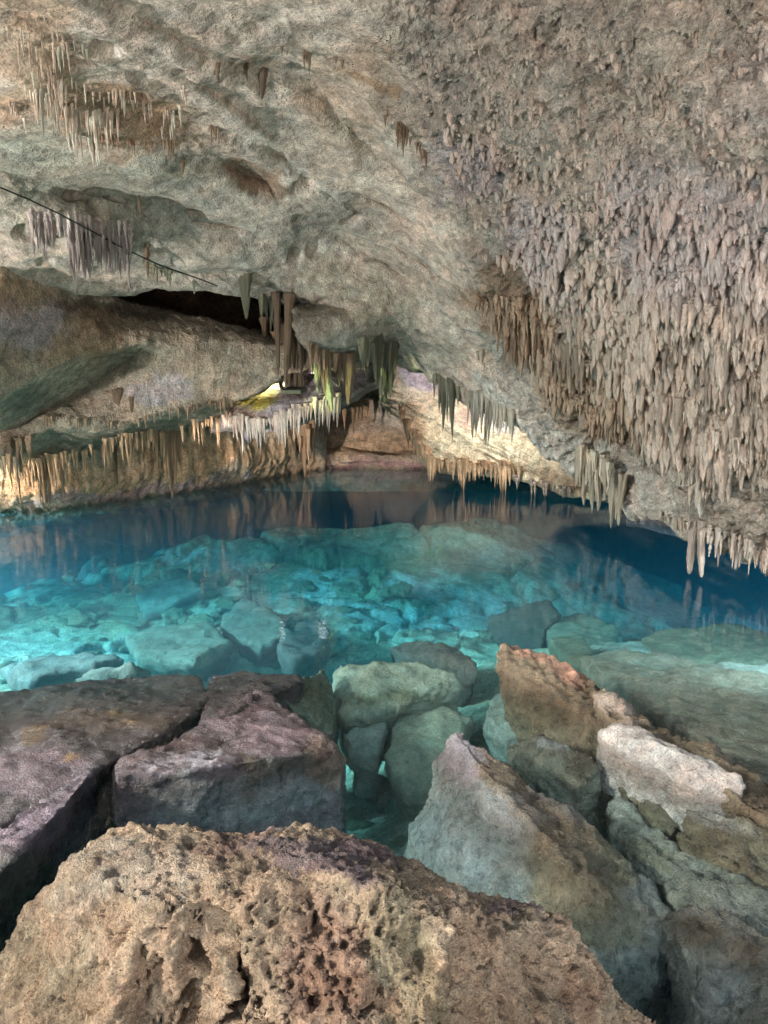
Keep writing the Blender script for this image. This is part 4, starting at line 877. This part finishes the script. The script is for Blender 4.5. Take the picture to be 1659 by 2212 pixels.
# ================================================================= HANGING PANEL AND CABLE
def tube(name, pts, r, m, parent=None):
    cu = bpy.data.curves.new(name, 'CURVE'); cu.dimensions = '3D'; s = cu.splines.new('POLY'); s.points.add(len(pts) - 1)
    for q, p in zip(s.points, pts): q.co = (*p, 1)
    cu.bevel_depth = r; cu.bevel_resolution = 2; cu.use_fill_caps = True
    o = bpy.data.objects.new('t', cu); C.objects.link(o)
    dg = bpy.context.evaluated_depsgraph_get(); me = bpy.data.meshes.new_from_object(o.evaluated_get(dg)); me.name = name
    bpy.data.objects.remove(o); me.materials.clear(); me.materials.append(m)
    for p in me.polygons: p.use_smooth = True
    o = bpy.data.objects.new(name, me); C.objects.link(o)
    if parent: o.parent = parent
    return o
pan = bpy.data.objects.new('hanging_lamp', None); C.objects.link(pan); pc = P(636, 843, 9.45); pan.location = pc
tag(pan, 'flat black lamp panel hanging by thin wires below the brown column', 'hanging lamp')
bm = bmesh.new(); bmesh.ops.create_cube(bm, size=1)
for v in bm.verts:
    v.co = Vector((v.co.x * .24 + v.co.y * .05, v.co.y * .30, v.co.z * .045 + v.co.y * .03))
bmesh.ops.bevel(bm, geom=bm.edges[:], offset=.006, segments=2, affect='EDGES')
me = bpy.data.meshes.new('housing'); bm.to_mesh(me); bm.free(); me.materials.append(M_black)
ho = bpy.data.objects.new('housing', me); C.objects.link(ho); ho.parent = pan
for (ax, bx) in ((-.10, -.09), (.11, .06)):
    tube('hanging_wire', [(ax, .05, .01), (ax * .98, .05, .12), (bx, .06, .42)], .003, M_black, pan)
cab = []
for (x, y) in [(-40,392),(0,405),(60,430),(130,463),(200,500),(250,528),(300,552),(350,575),(400,592),(440,606),(470,618)]:
    i, Wv = at_surf('C', x, y); cab.append(tuple(P(x, y, Wv[i, 1] - .12)))
tag(tube('electric_cable', cab, .0075, M_cable), 'thin black cable strung across the left ceiling and curtain', 'cable')

# ================================================================= LAMPS OF THE SHOW CAVE AND ADDED FILL LAMPS
def floodlight(loc, target, watts, color, size, spot, label, blend=.6, name='floodlight'):
    """a small black floodlight: housing, bracket, lens, with its own light"""
    loc = Vector(loc); q = (Vector(target) - loc).to_track_quat('-Z', 'Y')
    e = bpy.data.objects.new(name, None); C.objects.link(e); e.location = loc; e.rotation_mode = 'QUATERNION'; e.rotation_quaternion = q
    tag(e, label, 'floodlight')
    bm = bmesh.new(); bmesh.ops.create_cone(bm, cap_ends=True, segments=20, radius1=.07, radius2=.05, depth=.12, matrix=Matrix.Translation((0, 0, .08)))
    me = bpy.data.meshes.new('housing'); bm.to_mesh(me); bm.free(); me.materials.append(M_black)
    h_ = bpy.data.objects.new('housing', me); C.objects.link(h_); h_.parent = e
    bm = bmesh.new(); bmesh.ops.create_cone(bm, cap_ends=True, segments=20, radius1=.062, radius2=.062, depth=.008, matrix=Matrix.Translation((0, 0, .016)))
    me = bpy.data.meshes.new('lens'); bm.to_mesh(me); bm.free(); me.materials.append(plain('lit_lens', (.8, .8, .8), .3, color, 5))
    h_ = bpy.data.objects.new('lens', me); C.objects.link(h_); h_.parent = e
    ld = bpy.data.lights.new('lamp_light', 'SPOT'); ld.energy = watts; ld.color = color; ld.shadow_soft_size = size; ld.spot_size = R(spot); ld.spot_blend = blend
    lo = bpy.data.objects.new('lamp_light', ld); C.objects.link(lo); lo.parent = e
    return e
# first, added fill lamps out of view: behind the camera and far left
floodlight((-3.6, -1.8, 1.2), (-.5, 4.2, 5.2), 560, (1, .97, .96), .16, 105, 'added fill floodlight for the ceiling, unseen, left behind the viewer', 1)
floodlight((-6.2, 4.2, .9), (3.0, 8.5, 2.6), 1150, (1, .96, .95), .12, 120, 'added raking floodlight, unseen, beyond the left side of the view', .8)
floodlight((2.6, -1.6, .9), (-1.5, 6, 4.6), 620, (1, .96, .94), .25, 110, 'added fill floodlight for the ceiling, unseen, right behind the viewer', 1)
floodlight((-2.6, -1.0, 4.3), (.6, 7.6, -1.2), 500, (.90, .97, 1), .5, 56, 'added high floodlight, unseen, left behind the viewer, filling the pool', .7)
floodlight((1.8, -1.4, 4.2), (1.6, 6.6, -1.0), 500, (.90, .97, 1), .5, 54, 'added high floodlight, unseen, right behind the viewer, filling the pool', .7)
floodlight(P(688, 778, 11.0), P(705, 850, 11.0), 200, (1, .96, 1), .03, 112, 'floodlight hidden behind the brown columns')
floodlight(P(596, 803, 10.6), P(592, 880, 10.6), 48, (1, .97, .95), .03, 112, 'floodlight hidden above the lit ledge')
floodlight((-4.3, 5.4, .7), P(703, 845, 9.7), 1500, (.80, 1, .38), .03, 8, 'narrow green floodlight beyond the left side')
floodlight(P(1060, 800, 11.0), P(1060, 990, 11.9), 190, (1, .97, .93), .06, 110, 'warm floodlight hidden above the lit shelf')
floodlight(P(905, 740, 12.0), P(915, 880, 12.9), 50, (1, .95, 1), .05, 90, 'floodlight hidden above the triangular gap')
floodlight(P(1430, 1075, 9.0), P(1440, 1135, 9.5), 14, (1, .9, .95), .04, 100, 'floodlight behind the low right edge')
floodlight(P(-160, 1040, 9.0), P(420, 990, 11.5), 150, (1, .89, .78), .08, 80, 'warm floodlight by the water beyond the left side')
floodlight((-4.5, 5.6, .55), P(775, 950, 14.3), 2200, (1, .93, .86), .05, 17, 'narrow warm floodlight beyond the left side aimed at the far wall', .5)
# added lamps out of view, above and under water, to brighten the pool
def pool_fill(p, tgt, watts, label, color=(.85, .97, 1), size=.3, spot=150):
    return floodlight(p, tgt, watts, color, size, spot, label, 1)
pool_fill((-8.0, 5.2, 2.4), (-.3, 8.4, -1.5), 5600, 'added floodlight, unseen, far beyond the left side, filling the pool', (.80, .96, 1), .25, 50)
pool_fill((3.9, 4.7, .5), (.2, 7.8, -1.6), 500, 'added floodlight, unseen, beyond the right side, filling the pool', (.80, .96, 1), .25, 80)
pool_fill((-8.4, 10.2, -1.1), (0, 11.0, -2.2), 1300, 'added underwater lamp, unseen, far beyond the left side', (.7, .93, 1))
pool_fill((8.4, 8.6, -1.0), (1.5, 10.6, -2.2), 700, 'added underwater lamp, unseen, far beyond the right side', (.7, .93, 1))
pool_fill((-4.9, 7.6, -1.6), (0, 9.5, -1.8), 2100, 'added underwater lamp, unseen, beyond the left side', (.7, .95, 1), .3, 110)
pool_fill((4.6, 6.6, -1.2), (0.6, 9.5, -1.8), 2100, 'added underwater lamp, unseen, beyond the right side', (.7, .95, 1), .3, 110)
